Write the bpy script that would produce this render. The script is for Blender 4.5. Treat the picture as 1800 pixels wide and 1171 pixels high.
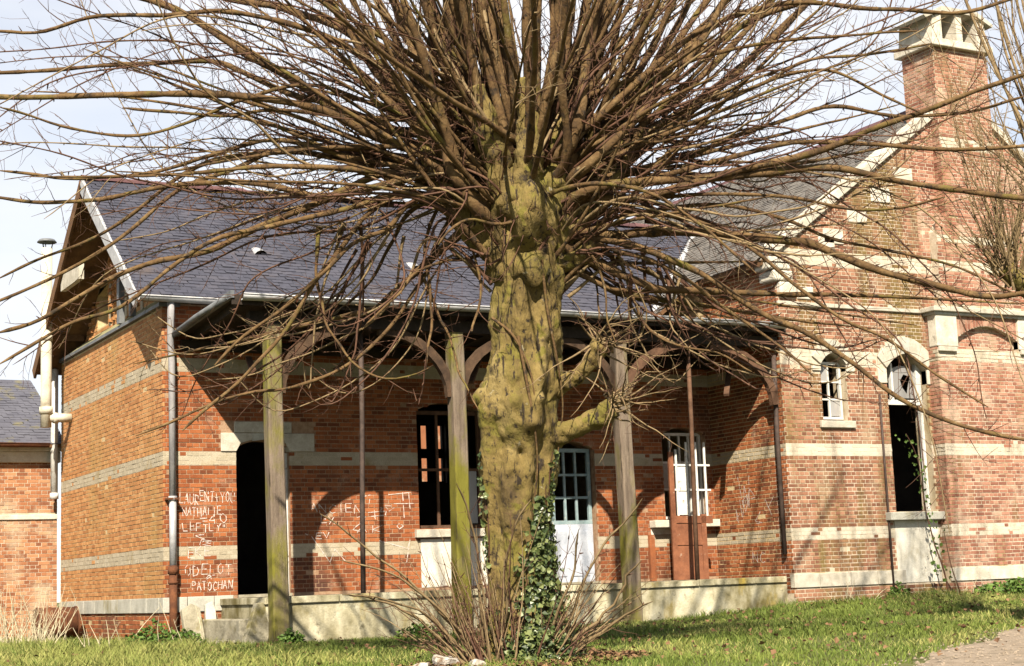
import bpy, math, random
import numpy as np
from mathutils import Vector, Matrix

# ------------------------------------------------------------------ camera, sky, sun, exposure
for o in list(bpy.data.objects):
    bpy.data.objects.remove(o)
scene = bpy.context.scene
COL = scene.collection
YAW, PITCH, ROLL, FPX = 0.5114, 0.15454, -0.0395, 2830.0


def cam_axes():
    f = np.array([math.sin(YAW) * math.cos(PITCH), math.cos(YAW) * math.cos(PITCH), math.sin(PITCH)])
    r = np.array([math.cos(YAW), -math.sin(YAW), 0.0])
    u = np.cross(r, f)
    return r * math.cos(ROLL) + u * math.sin(ROLL), -r * math.sin(ROLL) + u * math.cos(ROLL), f


CR, CU, CF = cam_axes()
CAM = np.array([-7.982, -26.275, 1.001])


def ray(x, y):
    return CR * (x - 900) / FPX - CU * (y - 585.5) / FPX + CF


def at(x, y, d):
    return CAM + ray(x, y) * d


def on_y(x, y, Y):
    d = ray(x, y)
    return CAM + d * ((Y - CAM[1]) / d[1])


cam_data = bpy.data.cameras.new("camera")
cam_data.sensor_width = 36.0
cam_data.lens = FPX / 1800 * 36.0
cam_data.clip_start = 0.1
cam_data.clip_end = 2000
cam = bpy.data.objects.new("camera", cam_data)
COL.objects.link(cam)
M = Matrix(((CR[0], CU[0], -CF[0], CAM[0]), (CR[1], CU[1], -CF[1], CAM[1]), (CR[2], CU[2], -CF[2], CAM[2]), (0, 0, 0, 1)))
cam.matrix_world = M
scene.camera = cam

SUN = Vector((0.60, 1.0, -1.05)).normalized()      # direction the light travels
world = bpy.data.worlds.new("World")
scene.world = world
world.use_nodes = True
wn, wl = world.node_tree.nodes, world.node_tree.links
wn.clear()
sky = wn.new("ShaderNodeTexSky")
sky.sky_type = 'NISHITA'
sky.sun_disc = False
sky.sun_elevation = math.asin(-SUN.z)
sky.sun_rotation = math.atan2(-SUN.x, -SUN.y)
sky.air_density = 1.0
sky.dust_density = 0.15
sky.ozone_density = 1.0
tc = wn.new("ShaderNodeTexCoord")
mp = wn.new("ShaderNodeMapping")
mp.inputs['Scale'].default_value = (1.0, 1.0, 3.0)
nz = wn.new("ShaderNodeTexNoise")
nz.inputs['Scale'].default_value = 1.6
nz.inputs['Detail'].default_value = 6
cr = wn.new("ShaderNodeValToRGB")
cr.color_ramp.elements[0].position = 0.35
cr.color_ramp.elements[0].color = (0.25, 0.25, 0.25, 1)
cr.color_ramp.elements[1].position = 0.65
cr.color_ramp.elements[1].color = (0.95, 0.95, 0.95, 1)
mx = wn.new("ShaderNodeMix")
mx.data_type = 'RGBA'
mx.inputs[7].default_value = (7.5, 7.55, 7.8, 1)       # thin bright cloud veil
bg = wn.new("ShaderNodeBackground")
bg.inputs['Strength'].default_value = 0.05
wo = wn.new("ShaderNodeOutputWorld")
wl.new(tc.outputs['Generated'], mp.inputs['Vector'])
wl.new(mp.outputs[0], nz.inputs['Vector'])
wl.new(nz.outputs['Fac'], cr.inputs['Fac'])
wl.new(cr.outputs['Color'], mx.inputs[0])
wl.new(sky.outputs[0], mx.inputs[6])
wl.new(mx.outputs[2], bg.inputs['Color'])
wl.new(bg.outputs[0], wo.inputs['Surface'])

sd = bpy.data.lights.new("sun", 'SUN')
sd.energy = 5.0
sd.angle = math.radians(0.5)
sd.color = (1.0, 0.90, 0.74)
so = bpy.data.objects.new("sun", sd)
COL.objects.link(so)
so.rotation_euler = SUN.to_track_quat('-Z', 'Y').to_euler()
so.location = (-20, -40, 40)

scene.view_settings.view_transform = 'Standard'
scene.view_settings.look = 'None'
scene.view_settings.exposure = 1.52
scene.view_settings.gamma = 1.0
scene.view_settings.use_curve_mapping = False

RNG = np.random.default_rng(7)
random.seed(7)

# ------------------------------------------------------------------ materials


ALB = 0.63


def mat(name, c1, c2, scale=6.0, detail=6, rough=0.9, bump=0.25, bscale=45.0, stains=(), piece=0.0,
        metallic=0.0, stretch=(1, 1, 1), c3=None, spec=0.25, trans=0.0, grad=None):
    """noise-mottled surface in world space; stains = [(colour, scale, lo, hi, stretch)]; piece = colour spread between pieces"""
    c1, c2 = tuple(v * ALB for v in c1), tuple(v * ALB for v in c2)
    c3 = tuple(v * ALB for v in c3) if c3 else None
    m = bpy.data.materials.new(name)
    m.use_nodes = True
    n, l = m.node_tree.nodes, m.node_tree.links
    b = n['Principled BSDF']
    b.inputs['Roughness'].default_value = rough
    b.inputs['Metallic'].default_value = metallic
    b.inputs['Specular IOR Level'].default_value = spec
    geo = n.new("ShaderNodeNewGeometry")

    def noise(sc, st=(1, 1, 1), det=detail, off=0.0):
        mp_ = n.new("ShaderNodeMapping")
        mp_.inputs['Scale'].default_value = st
        mp_.inputs['Location'].default_value = (off, off * 1.7, off * 0.6)
        l.new(geo.outputs['Position'], mp_.inputs['Vector'])
        t = n.new("ShaderNodeTexNoise")
        t.inputs['Scale'].default_value = sc
        t.inputs['Detail'].default_value = det
        t.inputs['Roughness'].default_value = 0.65
        l.new(mp_.outputs[0], t.inputs['Vector'])
        return t.outputs['Fac']

    def ramp(fac, stops):
        r = n.new("ShaderNodeValToRGB")
        e = r.color_ramp.elements
        while len(e) < len(stops):
            e.new(0.5)
        for i, (p, c) in enumerate(stops):
            e[i].position = p
            e[i].color = (c[0], c[1], c[2], 1)
        l.new(fac, r.inputs['Fac'])
        return r.outputs['Color']

    def mixc(fac, a, bcol, mode='MIX'):
        x = n.new("ShaderNodeMix")
        x.data_type = 'RGBA'
        x.blend_type = mode
        if isinstance(fac, float):
            x.inputs[0].default_value = fac
        else:
            l.new(fac, x.inputs[0])
        if isinstance(a, tuple):
            x.inputs[6].default_value = (*a, 1)
        else:
            l.new(a, x.inputs[6])
        if isinstance(bcol, tuple):
            x.inputs[7].default_value = (*bcol, 1)
        else:
            l.new(bcol, x.inputs[7])
        return x.outputs[2]

    stops = [(0.32, c1), (0.68, c2)] if c3 is None else [(0.28, c1), (0.5, c2), (0.72, c3)]
    base = noise(scale, stretch)
    if piece > 0:
        at_ = n.new("ShaderNodeAttribute")
        at_.attribute_name = "rnd"
        oi = n.new("ShaderNodeObjectInfo")
        ad = n.new("ShaderNodeMath")
        ad.operation = 'ADD'
        l.new(at_.outputs['Fac'], ad.inputs[0])
        l.new(oi.outputs['Random'], ad.inputs[1])
        fr = n.new("ShaderNodeMath")
        fr.operation = 'FRACT'
        l.new(ad.outputs[0], fr.inputs[0])
        mm = n.new("ShaderNodeMix")
        mm.data_type = 'FLOAT'
        mm.inputs[0].default_value = piece
        l.new(base, mm.inputs[2])
        l.new(fr.outputs[0], mm.inputs[3])
        base_f = mm.outputs[0]
        if c3 is None:
            stops = [(0.15, c1), (0.85, c2)]
        else:
            stops = [(0.12, c1), (0.5, c2), (0.88, c3)]
    else:
        base_f = base
    col = ramp(base_f, stops)
    fine = noise(scale * 7 + 20, det=3)
    col = mixc(0.35, col, ramp(fine, [(0.3, (0.62, 0.62, 0.62)), (0.7, (1.25, 1.25, 1.25))]), 'MULTIPLY')
    for i, s in enumerate(stains):
        fac = noise(s[1], s[4] if len(s) > 4 else (1, 1, 1), 5, 3.1 + 7.7 * i)
        f2 = ramp(fac, [(s[2], (0, 0, 0)), (s[3], (1, 1, 1))])
        col = mixc(f2, col, tuple(v * ALB for v in s[0]))
    l.new(col, b.inputs['Base Color'])
    if bump > 0:
        bn = n.new("ShaderNodeBump")
        bn.inputs['Strength'].default_value = bump
        bn.inputs['Distance'].default_value = 0.02
        l.new(noise(bscale, stretch, 4), bn.inputs['Height'])
        l.new(bn.outputs[0], b.inputs['Normal'])
    return m


MOSS = (0.17, 0.15, 0.035)
MT = {}
MT['brick'] = mat('brick_red', (0.13, 0.039, 0.017), (0.33, 0.097, 0.032), c3=(0.45, 0.155, 0.054), scale=3, piece=0.6, rough=0.92,
                  stains=[((0.085, 0.04, 0.028), 0.7, 0.52, 0.74, (1, 1, 0.5)), ((0.5, 0.34, 0.24), 2.2, 0.60, 0.82)])
MT['brick_ochre'] = mat('brick_ochre', (0.33, 0.135, 0.048), (0.50, 0.23, 0.085), c3=(0.62, 0.335, 0.14), scale=3, piece=0.5,
                        stains=[((0.42, 0.25, 0.085), 0.55, 0.50, 0.74, (1, 1, 0.6)), ((0.55, 0.42, 0.26), 3.0, 0.66, 0.86)])
MT['brick_pink'] = mat('brick_pink', (0.21, 0.08, 0.052), (0.38, 0.165, 0.105), c3=(0.52, 0.28, 0.19), scale=3, piece=0.65,
                       stains=[((0.6, 0.46, 0.34), 1.5, 0.50, 0.78), ((0.22, 0.15, 0.06), 0.8, 0.56, 0.70, (1.6, 1, 0.35)), ((0.14, 0.07, 0.045), 2.0, 0.60, 0.78)])
MT['brick_brown'] = mat('brick_brown', (0.16, 0.066, 0.038), (0.31, 0.137, 0.08), c3=(0.44, 0.23, 0.14), scale=3, piece=0.65,
                        stains=[((0.46, 0.34, 0.22), 1.5, 0.56, 0.8), ((0.2, 0.135, 0.045), 0.9, 0.46, 0.62, (1.7, 1, 0.28)), ((0.09, 0.05, 0.032), 1.6, 0.58, 0.76, (1.4, 1, 0.4))])
MT['brick_old'] = mat('brick_old', (0.2, 0.07, 0.035), (0.4, 0.16, 0.07), c3=(0.55, 0.29, 0.15), scale=3, piece=0.6,
                      stains=[((0.62, 0.5, 0.34), 1.0, 0.52, 0.76)])
MT['paint_brick'] = mat('whitewashed_brick', (0.38, 0.32, 0.22), (0.56, 0.49, 0.37), scale=4, piece=0.35, bump=0.4,
                        stains=[((0.33, 0.25, 0.12), 2.2, 0.56, 0.74), ((0.26, 0.21, 0.15), 6.0, 0.63, 0.8)])
MT['paint_brick_pink'] = mat('whitewashed_brick_bright', (0.54, 0.46, 0.35), (0.74, 0.67, 0.54), scale=4, piece=0.3, bump=0.4,
                             stains=[((0.42, 0.25, 0.16), 7.0, 0.58, 0.78), ((0.3, 0.26, 0.18), 1.2, 0.52, 0.72, (1.6, 1, 0.4))])
MT['mortar_ochre'] = mat('mortar_ochre', (0.52, 0.37, 0.18), (0.70, 0.56, 0.34), scale=9, bump=0.5)
MT['mortar_red'] = mat('mortar_grey', (0.30, 0.17, 0.095), (0.5, 0.34, 0.22), scale=9, bump=0.5)
MT['mortar_pale'] = mat('mortar_pale', (0.52, 0.42, 0.30), (0.72, 0.62, 0.48), scale=7, bump=0.5,
                        stains=[((0.3, 0.22, 0.09), 0.9, 0.50, 0.68, (1.7, 1, 0.3))])
MT['limestone'] = mat('limestone', (0.42, 0.38, 0.30), (0.66, 0.61, 0.51), scale=5, bump=0.35,
                      stains=[((0.28, 0.26, 0.2), 2.5, 0.58, 0.8)])
MT['limestone_white'] = mat('limestone_white', (0.56, 0.50, 0.40), (0.78, 0.73, 0.62), scale=5, bump=0.35,
                            stains=[((0.42, 0.37, 0.28), 2.0, 0.54, 0.78), ((0.2, 0.17, 0.12), 7.0, 0.62, 0.78)])
MT['plinth'] = mat('plinth_stone', (0.36, 0.35, 0.3), (0.62, 0.6, 0.52), scale=2.5, bump=0.4,
                   stains=[((0.24, 0.2, 0.08), 1.4, 0.56, 0.72, (1, 1, 0.5))])
MT['render_white'] = mat('white_render', (0.62, 0.58, 0.48), (0.82, 0.79, 0.7), scale=3, bump=0.3,
                         stains=[((0.4, 0.35, 0.24), 1.8, 0.52, 0.76), ((0.2, 0.17, 0.12), 6, 0.62, 0.76)])
MT['concrete'] = mat('platform_concrete', (0.42, 0.37, 0.22), (0.74, 0.69, 0.52), scale=2.4, bump=0.5, bscale=30,
                     stains=[((0.14, 0.115, 0.04), 0.75, 0.47, 0.62, (1, 1, 0.55)), ((0.34, 0.25, 0.05), 1.3, 0.55, 0.68, (1.3, 1, 0.6)), ((0.08, 0.07, 0.04), 4.0, 0.60, 0.74)])
MT['platform_top'] = mat('platform_top', (0.10, 0.085, 0.06), (0.24, 0.2, 0.14), scale=2, bump=0.5)
MT['slate'] = mat('roof_slate', (0.038, 0.039, 0.054), (0.062, 0.063, 0.088), scale=1.2, piece=0.3, rough=0.7, bump=0.2, spec=0.3,
                  c3=(0.09, 0.085, 0.105), stains=[((0.10, 0.075, 0.065), 1.6, 0.60, 0.78, (0.6, 1, 1))])
MT['slate_pale'] = mat('roof_slate_pale', (0.115, 0.104, 0.094), (0.175, 0.158, 0.14), scale=1.2, piece=0.45, rough=0.7, bump=0.2,
                       c3=(0.24, 0.215, 0.185), stains=[((0.29, 0.255, 0.215), 1.0, 0.6, 0.78)])
MT['slate_far'] = mat('far_slate', (0.09, 0.09, 0.115), (0.14, 0.14, 0.17), scale=2, stains=[((0.22, 0.19, 0.06), 1.3, 0.56, 0.70, (1, 1, 1))])
MT['ridge'] = mat('ridge_tile', (0.10, 0.05, 0.055), (0.18, 0.09, 0.09), scale=4, piece=0.5)
MT['zinc'] = mat('zinc', (0.42, 0.42, 0.44), (0.66, 0.66, 0.66), scale=5, rough=0.55, bump=0.1, metallic=0.3,
                 stains=[((0.25, 0.22, 0.2), 3, 0.6, 0.8)])
MT['zinc_dark'] = mat('zinc_weathered', (0.13, 0.14, 0.15), (0.25, 0.26, 0.27), scale=4, rough=0.6, bump=0.15, metallic=0.2)
MT['lead'] = mat('lead_pipe', (0.25, 0.24, 0.26), (0.5, 0.48, 0.47), scale=6, rough=0.6, stretch=(1, 1, 0.3), bump=0.2)
MT['rust'] = mat('rusty_iron', (0.08, 0.03, 0.016), (0.20, 0.075, 0.03), scale=7, rough=0.9, bump=0.5)
MT['iron'] = mat('dark_iron', (0.05, 0.035, 0.03), (0.11, 0.075, 0.06), scale=9, rough=0.8)
MT['post'] = mat('weathered_post', (0.13, 0.095, 0.07), (0.27, 0.21, 0.155), scale=5, stretch=(3, 3, 0.35), bump=0.7, bscale=28,
                 stains=[((0.185, 0.17, 0.022), 1.3, 0.42, 0.57, (1, 1, 0.5)), ((0.05, 0.036, 0.02), 5, 0.58, 0.7, (3, 3, 0.3))])
MT['wood_brown'] = mat('brown_timber', (0.075, 0.038, 0.021), (0.17, 0.09, 0.052), scale=6, stretch=(1, 1, 1), bump=0.5, bscale=30)
MT['brace_shaded'] = mat('shaded_brace_timber', (0.04, 0.024, 0.015), (0.12, 0.07, 0.04), scale=5, bump=0.5)  # darker copy of the brown timber; the canopy's shade is put into its colour
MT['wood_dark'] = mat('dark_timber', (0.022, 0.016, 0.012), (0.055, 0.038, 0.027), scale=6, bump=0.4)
MT['wood_soffit'] = mat('soffit_boards', (0.10, 0.05, 0.022), (0.22, 0.115, 0.05), scale=5, bump=0.4)
MT['door_brown'] = mat('brown_paint', (0.16, 0.055, 0.025), (0.29, 0.11, 0.05), scale=6, rough=0.7, stains=[((0.4, 0.3, 0.22), 8, 0.64, 0.74)])
MT['paint_white'] = mat('peeling_white_paint', (0.6, 0.58, 0.53), (0.8, 0.79, 0.75), scale=8, rough=0.7, stains=[((0.25, 0.19, 0.13), 9, 0.60, 0.7)])
MT['paint_blue'] = mat('pale_blue_paint', (0.42, 0.46, 0.54), (0.64, 0.67, 0.74), scale=5, rough=0.6, stains=[((0.3, 0.29, 0.27), 2.0, 0.54, 0.72, (1, 1, 0.5)), ((0.35, 0.3, 0.26), 8, 0.64, 0.74)])
MT['paint_teal'] = mat('teal_paint', (0.20, 0.29, 0.31), (0.36, 0.45, 0.46), scale=9, rough=0.7, stains=[((0.6, 0.58, 0.5), 7, 0.58, 0.68)])
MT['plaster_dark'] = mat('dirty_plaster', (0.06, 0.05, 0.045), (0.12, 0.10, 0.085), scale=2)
MT['chalk'] = mat('chalk', (0.62, 0.52, 0.45), (0.8, 0.72, 0.66), scale=25, bump=0, stains=[((0.40, 0.18, 0.10), 38, 0.55, 0.68)])
MT['bark'] = mat('bark_lichen', (0.09, 0.06, 0.026), (0.215, 0.152, 0.048), c3=(0.31, 0.235, 0.095), scale=3.2, bump=1.0, bscale=34, stretch=(1, 1, 0.4),
                 stains=[((0.15, 0.125, 0.024), 1.6, 0.50, 0.68), ((0.045, 0.032, 0.02), 5.0, 0.57, 0.68), ((0.185, 0.155, 0.03), 3.4, 0.57, 0.63), ((0.36, 0.31, 0.2), 6, 0.66, 0.70), ((0.035, 0.024, 0.014), 9.0, 0.565, 0.62, (2.2, 2.2, 0.3)), ((0.03, 0.022, 0.014), 13.0, 0.62, 0.68)])
MT['bark_limb'] = mat('branch_bark', (0.04, 0.023, 0.011), (0.135, 0.077, 0.03), c3=(0.23, 0.148, 0.065), scale=5, bump=0.6, bscale=26,
                      stains=[((0.14, 0.115, 0.022), 2.2, 0.56, 0.70), ((0.035, 0.024, 0.015), 9.0, 0.54, 0.66), ((0.30, 0.24, 0.14), 6.0, 0.64, 0.74)])
MT['twig'] = mat('twig_bark', (0.06, 0.027, 0.016), (0.15, 0.072, 0.04), scale=9, bump=0, rough=0.75)
MT['twig_pale'] = mat('pale_twig_bark', (0.16, 0.105, 0.05), (0.32, 0.23, 0.12), scale=7, bump=0, rough=0.8)
MT['straw'] = mat('dry_straw', (0.5, 0.42, 0.26), (0.72, 0.64, 0.45), scale=7, bump=0)
MT['grass'] = mat('grass_blades', (0.058, 0.10, 0.014), (0.175, 0.225, 0.036), c3=(0.44, 0.40, 0.14), scale=0.7, piece=0.55, bump=0, rough=0.75)
MT['soil'] = mat('turf_soil', (0.07, 0.085, 0.02), (0.15, 0.15, 0.045), scale=1.2, bump=0.8, bscale=20, stains=[((0.2, 0.14, 0.075), 0.7, 0.58, 0.74)])
MT['path'] = mat('gravel_path', (0.26, 0.2, 0.14), (0.42, 0.34, 0.26), scale=9, bump=0.9, bscale=50, stains=[((0.12, 0.1, 0.06), 2.0, 0.56, 0.72)])
MT['ivy'] = mat('ivy_leaf', (0.024, 0.045, 0.011), (0.07, 0.10, 0.024), c3=(0.2, 0.23, 0.075), scale=3, piece=0.8, bump=0, rough=0.45, spec=0.5)
MT['weed'] = mat('weed_leaf', (0.055, 0.11, 0.016), (0.12, 0.2, 0.03), scale=3, piece=0.7, bump=0, rough=0.6)
MT['leaf_litter'] = mat('leaf_litter', (0.12, 0.06, 0.03), (0.28, 0.16, 0.08), scale=3, piece=0.8, bump=0)
MT['stone_grey'] = mat('rough_stone', (0.25, 0.22, 0.15), (0.48, 0.44, 0.33), scale=3, bump=0.7, bscale=18, stains=[((0.2, 0.17, 0.05), 2, 0.54, 0.7)])
MT['rubble_white'] = mat('white_rubble', (0.5, 0.44, 0.36), (0.78, 0.73, 0.65), scale=8, bump=0.9, stains=[((0.2, 0.14, 0.09), 9, 0.48, 0.62)])
MT['bakelite'] = mat('cream_pipe', (0.55, 0.5, 0.38), (0.76, 0.71, 0.58), scale=4, bump=0.1, stains=[((0.3, 0.26, 0.18), 3, 0.58, 0.76)])
glass = bpy.data.materials.new('dusty_glass')
glass.use_nodes = True
_b = glass.node_tree.nodes['Principled BSDF']
_b.inputs['Base Color'].default_value = (0.34, 0.33, 0.32, 1)
_b.inputs['Roughness'].default_value = 0.25
_b.inputs['Alpha'].default_value = 0.55
MT['glass'] = glass

# ------------------------------------------------------------------ builders


def tag(o, label=None, cat=None, group=None, kind=None):
    if label:
        o['label'] = label
    if cat:
        o['category'] = cat
    if group:
        o['group'] = group
    if kind:
        o['kind'] = kind
    return o


def thing(name, label, cat, loc, group=None):
    o = bpy.data.objects.new(name, None)
    o.empty_display_size = 0.3
    o.location = loc
    COL.objects.link(o)
    return tag(o, label, cat, group)


def wloc(o):
    p = Vector((0, 0, 0))
    while o is not None:
        p += o.location
        o = o.parent
    return p


def link(name, me, parent=None, loc=None):
    o = bpy.data.objects.new(name, me)
    COL.objects.link(o)
    if parent is not None:
        o.parent = parent
    if loc is not None:
        o.location = Vector(loc) - (wloc(parent) if parent else Vector())
    return o


def fast_mesh(name, V, F, mats, mi=None, rnd=None, smooth=False):
    V = np.asarray(V, dtype=np.float32)
    F = np.asarray(F, dtype=np.int32)
    k = F.shape[1]
    me = bpy.data.meshes.new(name)
    me.vertices.add(len(V))
    me.vertices.foreach_set('co', V.ravel())
    me.loops.add(F.size)
    me.loops.foreach_set('vertex_index', F.ravel())
    me.polygons.add(len(F))
    me.polygons.foreach_set('loop_start', np.arange(0, F.size, k, dtype=np.int32))
    if mi is not None:
        me.polygons.foreach_set('material_index', np.asarray(mi, dtype=np.int32))
    me.polygons.foreach_set('use_smooth', np.full(len(F), smooth))
    if rnd is not None:
        a = me.attributes.new('rnd', 'FLOAT', 'FACE')
        a.data.foreach_set('value', np.asarray(rnd, dtype=np.float32))
    for m in mats:
        me.materials.append(m)
    me.update(calc_edges=True)
    return me


class MB:
    def __init__(s):
        s.v, s.f, s.m, s.sm = [], [], [], []

    def add(s, vs, fs, mi=0, smooth=False):
        b = len(s.v)
        s.v.extend([tuple(map(float, p)) for p in vs])
        for f in fs:
            s.f.append([i + b for i in f])
            s.m.append(mi)
            s.sm.append(smooth)
        return s

    def box(s, x0, x1, y0, y1, z0, z1, mi=0):
        vs = [(x, y, z) for z in (z0, z1) for y in (y0, y1) for x in (x0, x1)]
        return s.add(vs, [(0, 2, 3, 1), (4, 5, 7, 6), (0, 1, 5, 4), (2, 6, 7, 3), (0, 4, 6, 2), (1, 3, 7, 5)], mi)

    def bar(s, a, b, w, h, up=(0, 0, 1), mi=0):
        """rectangular bar from a to b, w across, h along up"""
        a, b, up = np.array(a, float), np.array(b, float), np.array(up, float)
        d = b - a
        d /= np.linalg.norm(d)
        sd_ = np.cross(d, up)
        sd_ /= np.linalg.norm(sd_)
        u2 = np.cross(sd_, d)
        vs = []
        for p in (a, b):
            for i, j in ((-1, -1), (1, -1), (1, 1), (-1, 1)):
                vs.append(p + sd_ * i * w / 2 + u2 * j * h / 2)
        return s.add(vs, [(3, 2, 1, 0), (4, 5, 6, 7), (0, 1, 5, 4), (1, 2, 6, 5), (2, 3, 7, 6), (3, 0, 4, 7)], mi)

    def prism(s, poly, O, U, W, N, n0, n1, mi=0):
        """poly in (u, w), extruded along N from n0 to n1"""
        O, U, W, N = (np.array(q, float) for q in (O, U, W, N))
        k = len(poly)
        vs = [O + U * p[0] + W * p[1] + N * n for n in (n0, n1) for p in poly]
        fs = [tuple(range(k))[::-1], tuple(range(k, 2 * k))]
        fs += [(i, (i + 1) % k, k + (i + 1) % k, k + i) for i in range(k)]
        return s.add(vs, fs, mi)

    def tube(s, pts, rad, sides=6, mi=0, cap=True, smooth=True):
        V, F = tube_arrays(np.asarray(pts, float), np.broadcast_to(np.asarray(rad, float), (len(pts),)), sides)
        b = len(s.v)
        s.v.extend(map(tuple, V))
        for f in F:
            s.f.append([int(i) + b for i in f])
            s.m.append(mi)
            s.sm.append(smooth)
        if cap:
            n = len(pts)
            s.f.append([b + i for i in range(sides)][::-1])
            s.f.append([b + (n - 1) * sides + i for i in range(sides)])
            s.m += [mi, mi]
            s.sm += [False, False]
        return s

    def build(s, name, mats, parent=None, loc=None, bevel=0.0, rough=0.0):
        if not isinstance(mats, (list, tuple)):
            mats = [mats]
        off = wloc(parent) if parent is not None else Vector(loc if loc is not None else (0, 0, 0))
        me = bpy.data.meshes.new(name)
        V = np.array(s.v, float)
        if rough:
            V = V + RNG.normal(0, rough, V.shape)
        V = V - np.array(off)
        me.from_pydata([tuple(p) for p in V], [], s.f)
        me.polygons.foreach_set('material_index', s.m)
        me.polygons.foreach_set('use_smooth', s.sm)
        for m in mats:
            me.materials.append(MT[m] if isinstance(m, str) else m)
        o = bpy.data.objects.new(name, me)
        COL.objects.link(o)
        if parent is not None:
            o.parent = parent
        elif loc is not None:
            o.location = loc
        if bevel:
            md = o.modifiers.new('bevel', 'BEVEL')
            md.width = bevel
            md.segments = 2
            md.limit_method = 'ANGLE'
        return o


def tube_arrays(P, R, sides):
    n = len(P)
    T = np.gradient(P, axis=0)
    T /= np.linalg.norm(T, axis=1)[:, None] + 1e-9
    ref = np.array([0, 0, 1.0]) if abs(T[0][2]) < 0.9 else np.array([1.0, 0, 0])
    A = np.cross(T, ref)
    A /= np.linalg.norm(A, axis=1)[:, None] + 1e-9
    for i in range(1, n):       # keep frames from flipping
        a = A[i - 1] - T[i] * (A[i - 1] @ T[i])
        A[i] = a / (np.linalg.norm(a) + 1e-9)
    B = np.cross(T, A)
    th = np.arange(sides) * 2 * math.pi / sides
    V = P[:, None, :] + R[:, None, None] * (A[:, None, :] * np.cos(th)[None, :, None] + B[:, None, :] * np.sin(th)[None, :, None])
    i = np.arange(n - 1)[:, None] * sides
    j = np.arange(sides)[None, :]
    j2 = (j + 1) % sides
    F = np.stack([i + j, i + j2, i + sides + j2, i + sides + j], axis=-1).reshape(-1, 4)
    return V.reshape(-1, 3), F


def box_obj(name, m, parent, x0, x1, y0, y1, z0, z1, bevel=0.0):
    return MB().box(min(x0, x1), max(x0, x1), min(y0, y1), max(y0, y1), z0, z1).build(name, m, parent, bevel=bevel)


# ------------------------------------------------------------------ ground
def vnoise(x, y, s=1.0, seed=0):
    r = np.zeros_like(np.asarray(x, float))
    rg = np.random.default_rng(seed)
    for k in range(5):
        a, b, p, q = rg.uniform(0.4, 1.6, 2).tolist() + rg.uniform(0, 6.28, 2).tolist()
        r = r + np.sin(x * a * s + p + 0.7 * np.sin(y * b * s)) * np.cos(y * b * s + q)
    return r / 5


def gz(x, y):
    x = np.asarray(x, float)
    y = np.asarray(y, float)
    f = np.interp(x, [-20, -4, 0, 3, 8, 11, 18, 40], [0.3, 0.3, 0.22, 0.2, 0.24, 0.38, 0.5, 0.6])
    g = np.interp(y, [-200, -40, -26, -16, -10], [-1.5, -0.75, -0.45, 0.06, 0.14]) + 0.014 * np.clip(x, 0, 12)
    t = np.clip((-y - 2.2) / 7.0, 0, 1)
    t = t * t * (3 - 2 * t)
    return f * (1 - t) + g * t + 0.025 * vnoise(x, y, 1.3, 3) * np.clip(t * 3, 0, 1)


def grid_ground():
    xs = np.concatenate([[-600, -200, -90], np.arange(-40, 46, 0.8), [90, 200, 600]])
    ys = np.concatenate([[-500, -150, -70], np.arange(-40, 14, 0.7), [16, 24, 40, 90, 250, 800]])
    X, Y = np.meshgrid(xs, ys)
    Z = gz(X, Y)
    V = np.stack([X, Y, Z], -1).reshape(-1, 3)
    w = len(xs)
    i = np.arange(len(ys) - 1)[:, None] * w + np.arange(w - 1)[None, :]
    F = np.stack([i, i + 1, i + w + 1, i + w], -1).reshape(-1, 4)
    o = link('ground', fast_mesh('ground', V, F, [MT['soil']], smooth=True))
    tag(o, kind='structure')


grid_ground()

# gravel path crossing the lower right of the lawn
PC = np.array([[-5.8, -22.6], [-1.2, -18.5], [2.2, -15.9], [5.4, -13.7], [9.6, -11.4], [16, -9.4], [26, -6.5]], float)
PW = np.array([0.9, 0.9, 0.85, 0.9, 0.9, 0.9, 0.9])


def dense(P, step):
    seg = np.linalg.norm(np.diff(P, axis=0), axis=1)
    t = np.concatenate([[0], np.cumsum(seg)])
    n = max(3, int(t[-1] / step))
    u = np.linspace(0, t[-1], n)
    # Catmull-Rom through the points
    Pe = np.vstack([2 * P[0] - P[1], P, 2 * P[-1] - P[-2]])
    k = np.clip(np.searchsorted(t, u, side='right') - 1, 0, len(P) - 2)
    s = ((u - t[k]) / np.maximum(seg[k], 1e-6))[:, None]
    p0, p1, p2, p3 = Pe[k], Pe[k + 1], Pe[k + 2], Pe[k + 3]
    return 0.5 * ((2 * p1) + (-p0 + p2) * s + (2 * p0 - 5 * p1 + 4 * p2 - p3) * s ** 2 + (-p0 + 3 * p1 - 3 * p2 + p3) * s ** 3)


pc = dense(PC, 0.35)
pw = np.interp(np.linspace(0, 1, len(pc)), np.linspace(0, 1, len(PW)), PW)
tn = np.gradient(pc, axis=0)
tn /= np.linalg.norm(tn, axis=1)[:, None]
nn = np.stack([-tn[:, 1], tn[:, 0]], 1)
rows = []
K = 7
for j in range(K):
    s = (j / (K - 1) - 0.5) * 2
    q = pc + nn * (s * pw * (1 + 0.18 * np.sin(pc[:, 0] * 2.3 + 4 * s)))[:, None]
    rows.append(np.column_stack([q, gz(q[:, 0], q[:, 1]) + 0.012 - 0.02 * (abs(s) > 0.9)]))
V = np.stack(rows, 1).reshape(-1, 3)
i = np.arange(len(pc) - 1)[:, None] * K + np.arange(K - 1)[None, :]
F = np.stack([i, i + K, i + K + 1, i + 1], -1).reshape(-1, 4)
tag(link('path', fast_mesh('path', V, F, [MT['path']], smooth=True)), kind='structure')

# ------------------------------------------------------------------ brick walls
CH = 0.0755


def o_top(op, u):
    if op.get('rise', 0) == 0:
        return op['z1']
    um, hw = (op['u0'] + op['u1']) / 2, (op['u1'] - op['u0']) / 2
    return op['z1'] - op['rise'] * ((u - um) / hw) ** 2


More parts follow.
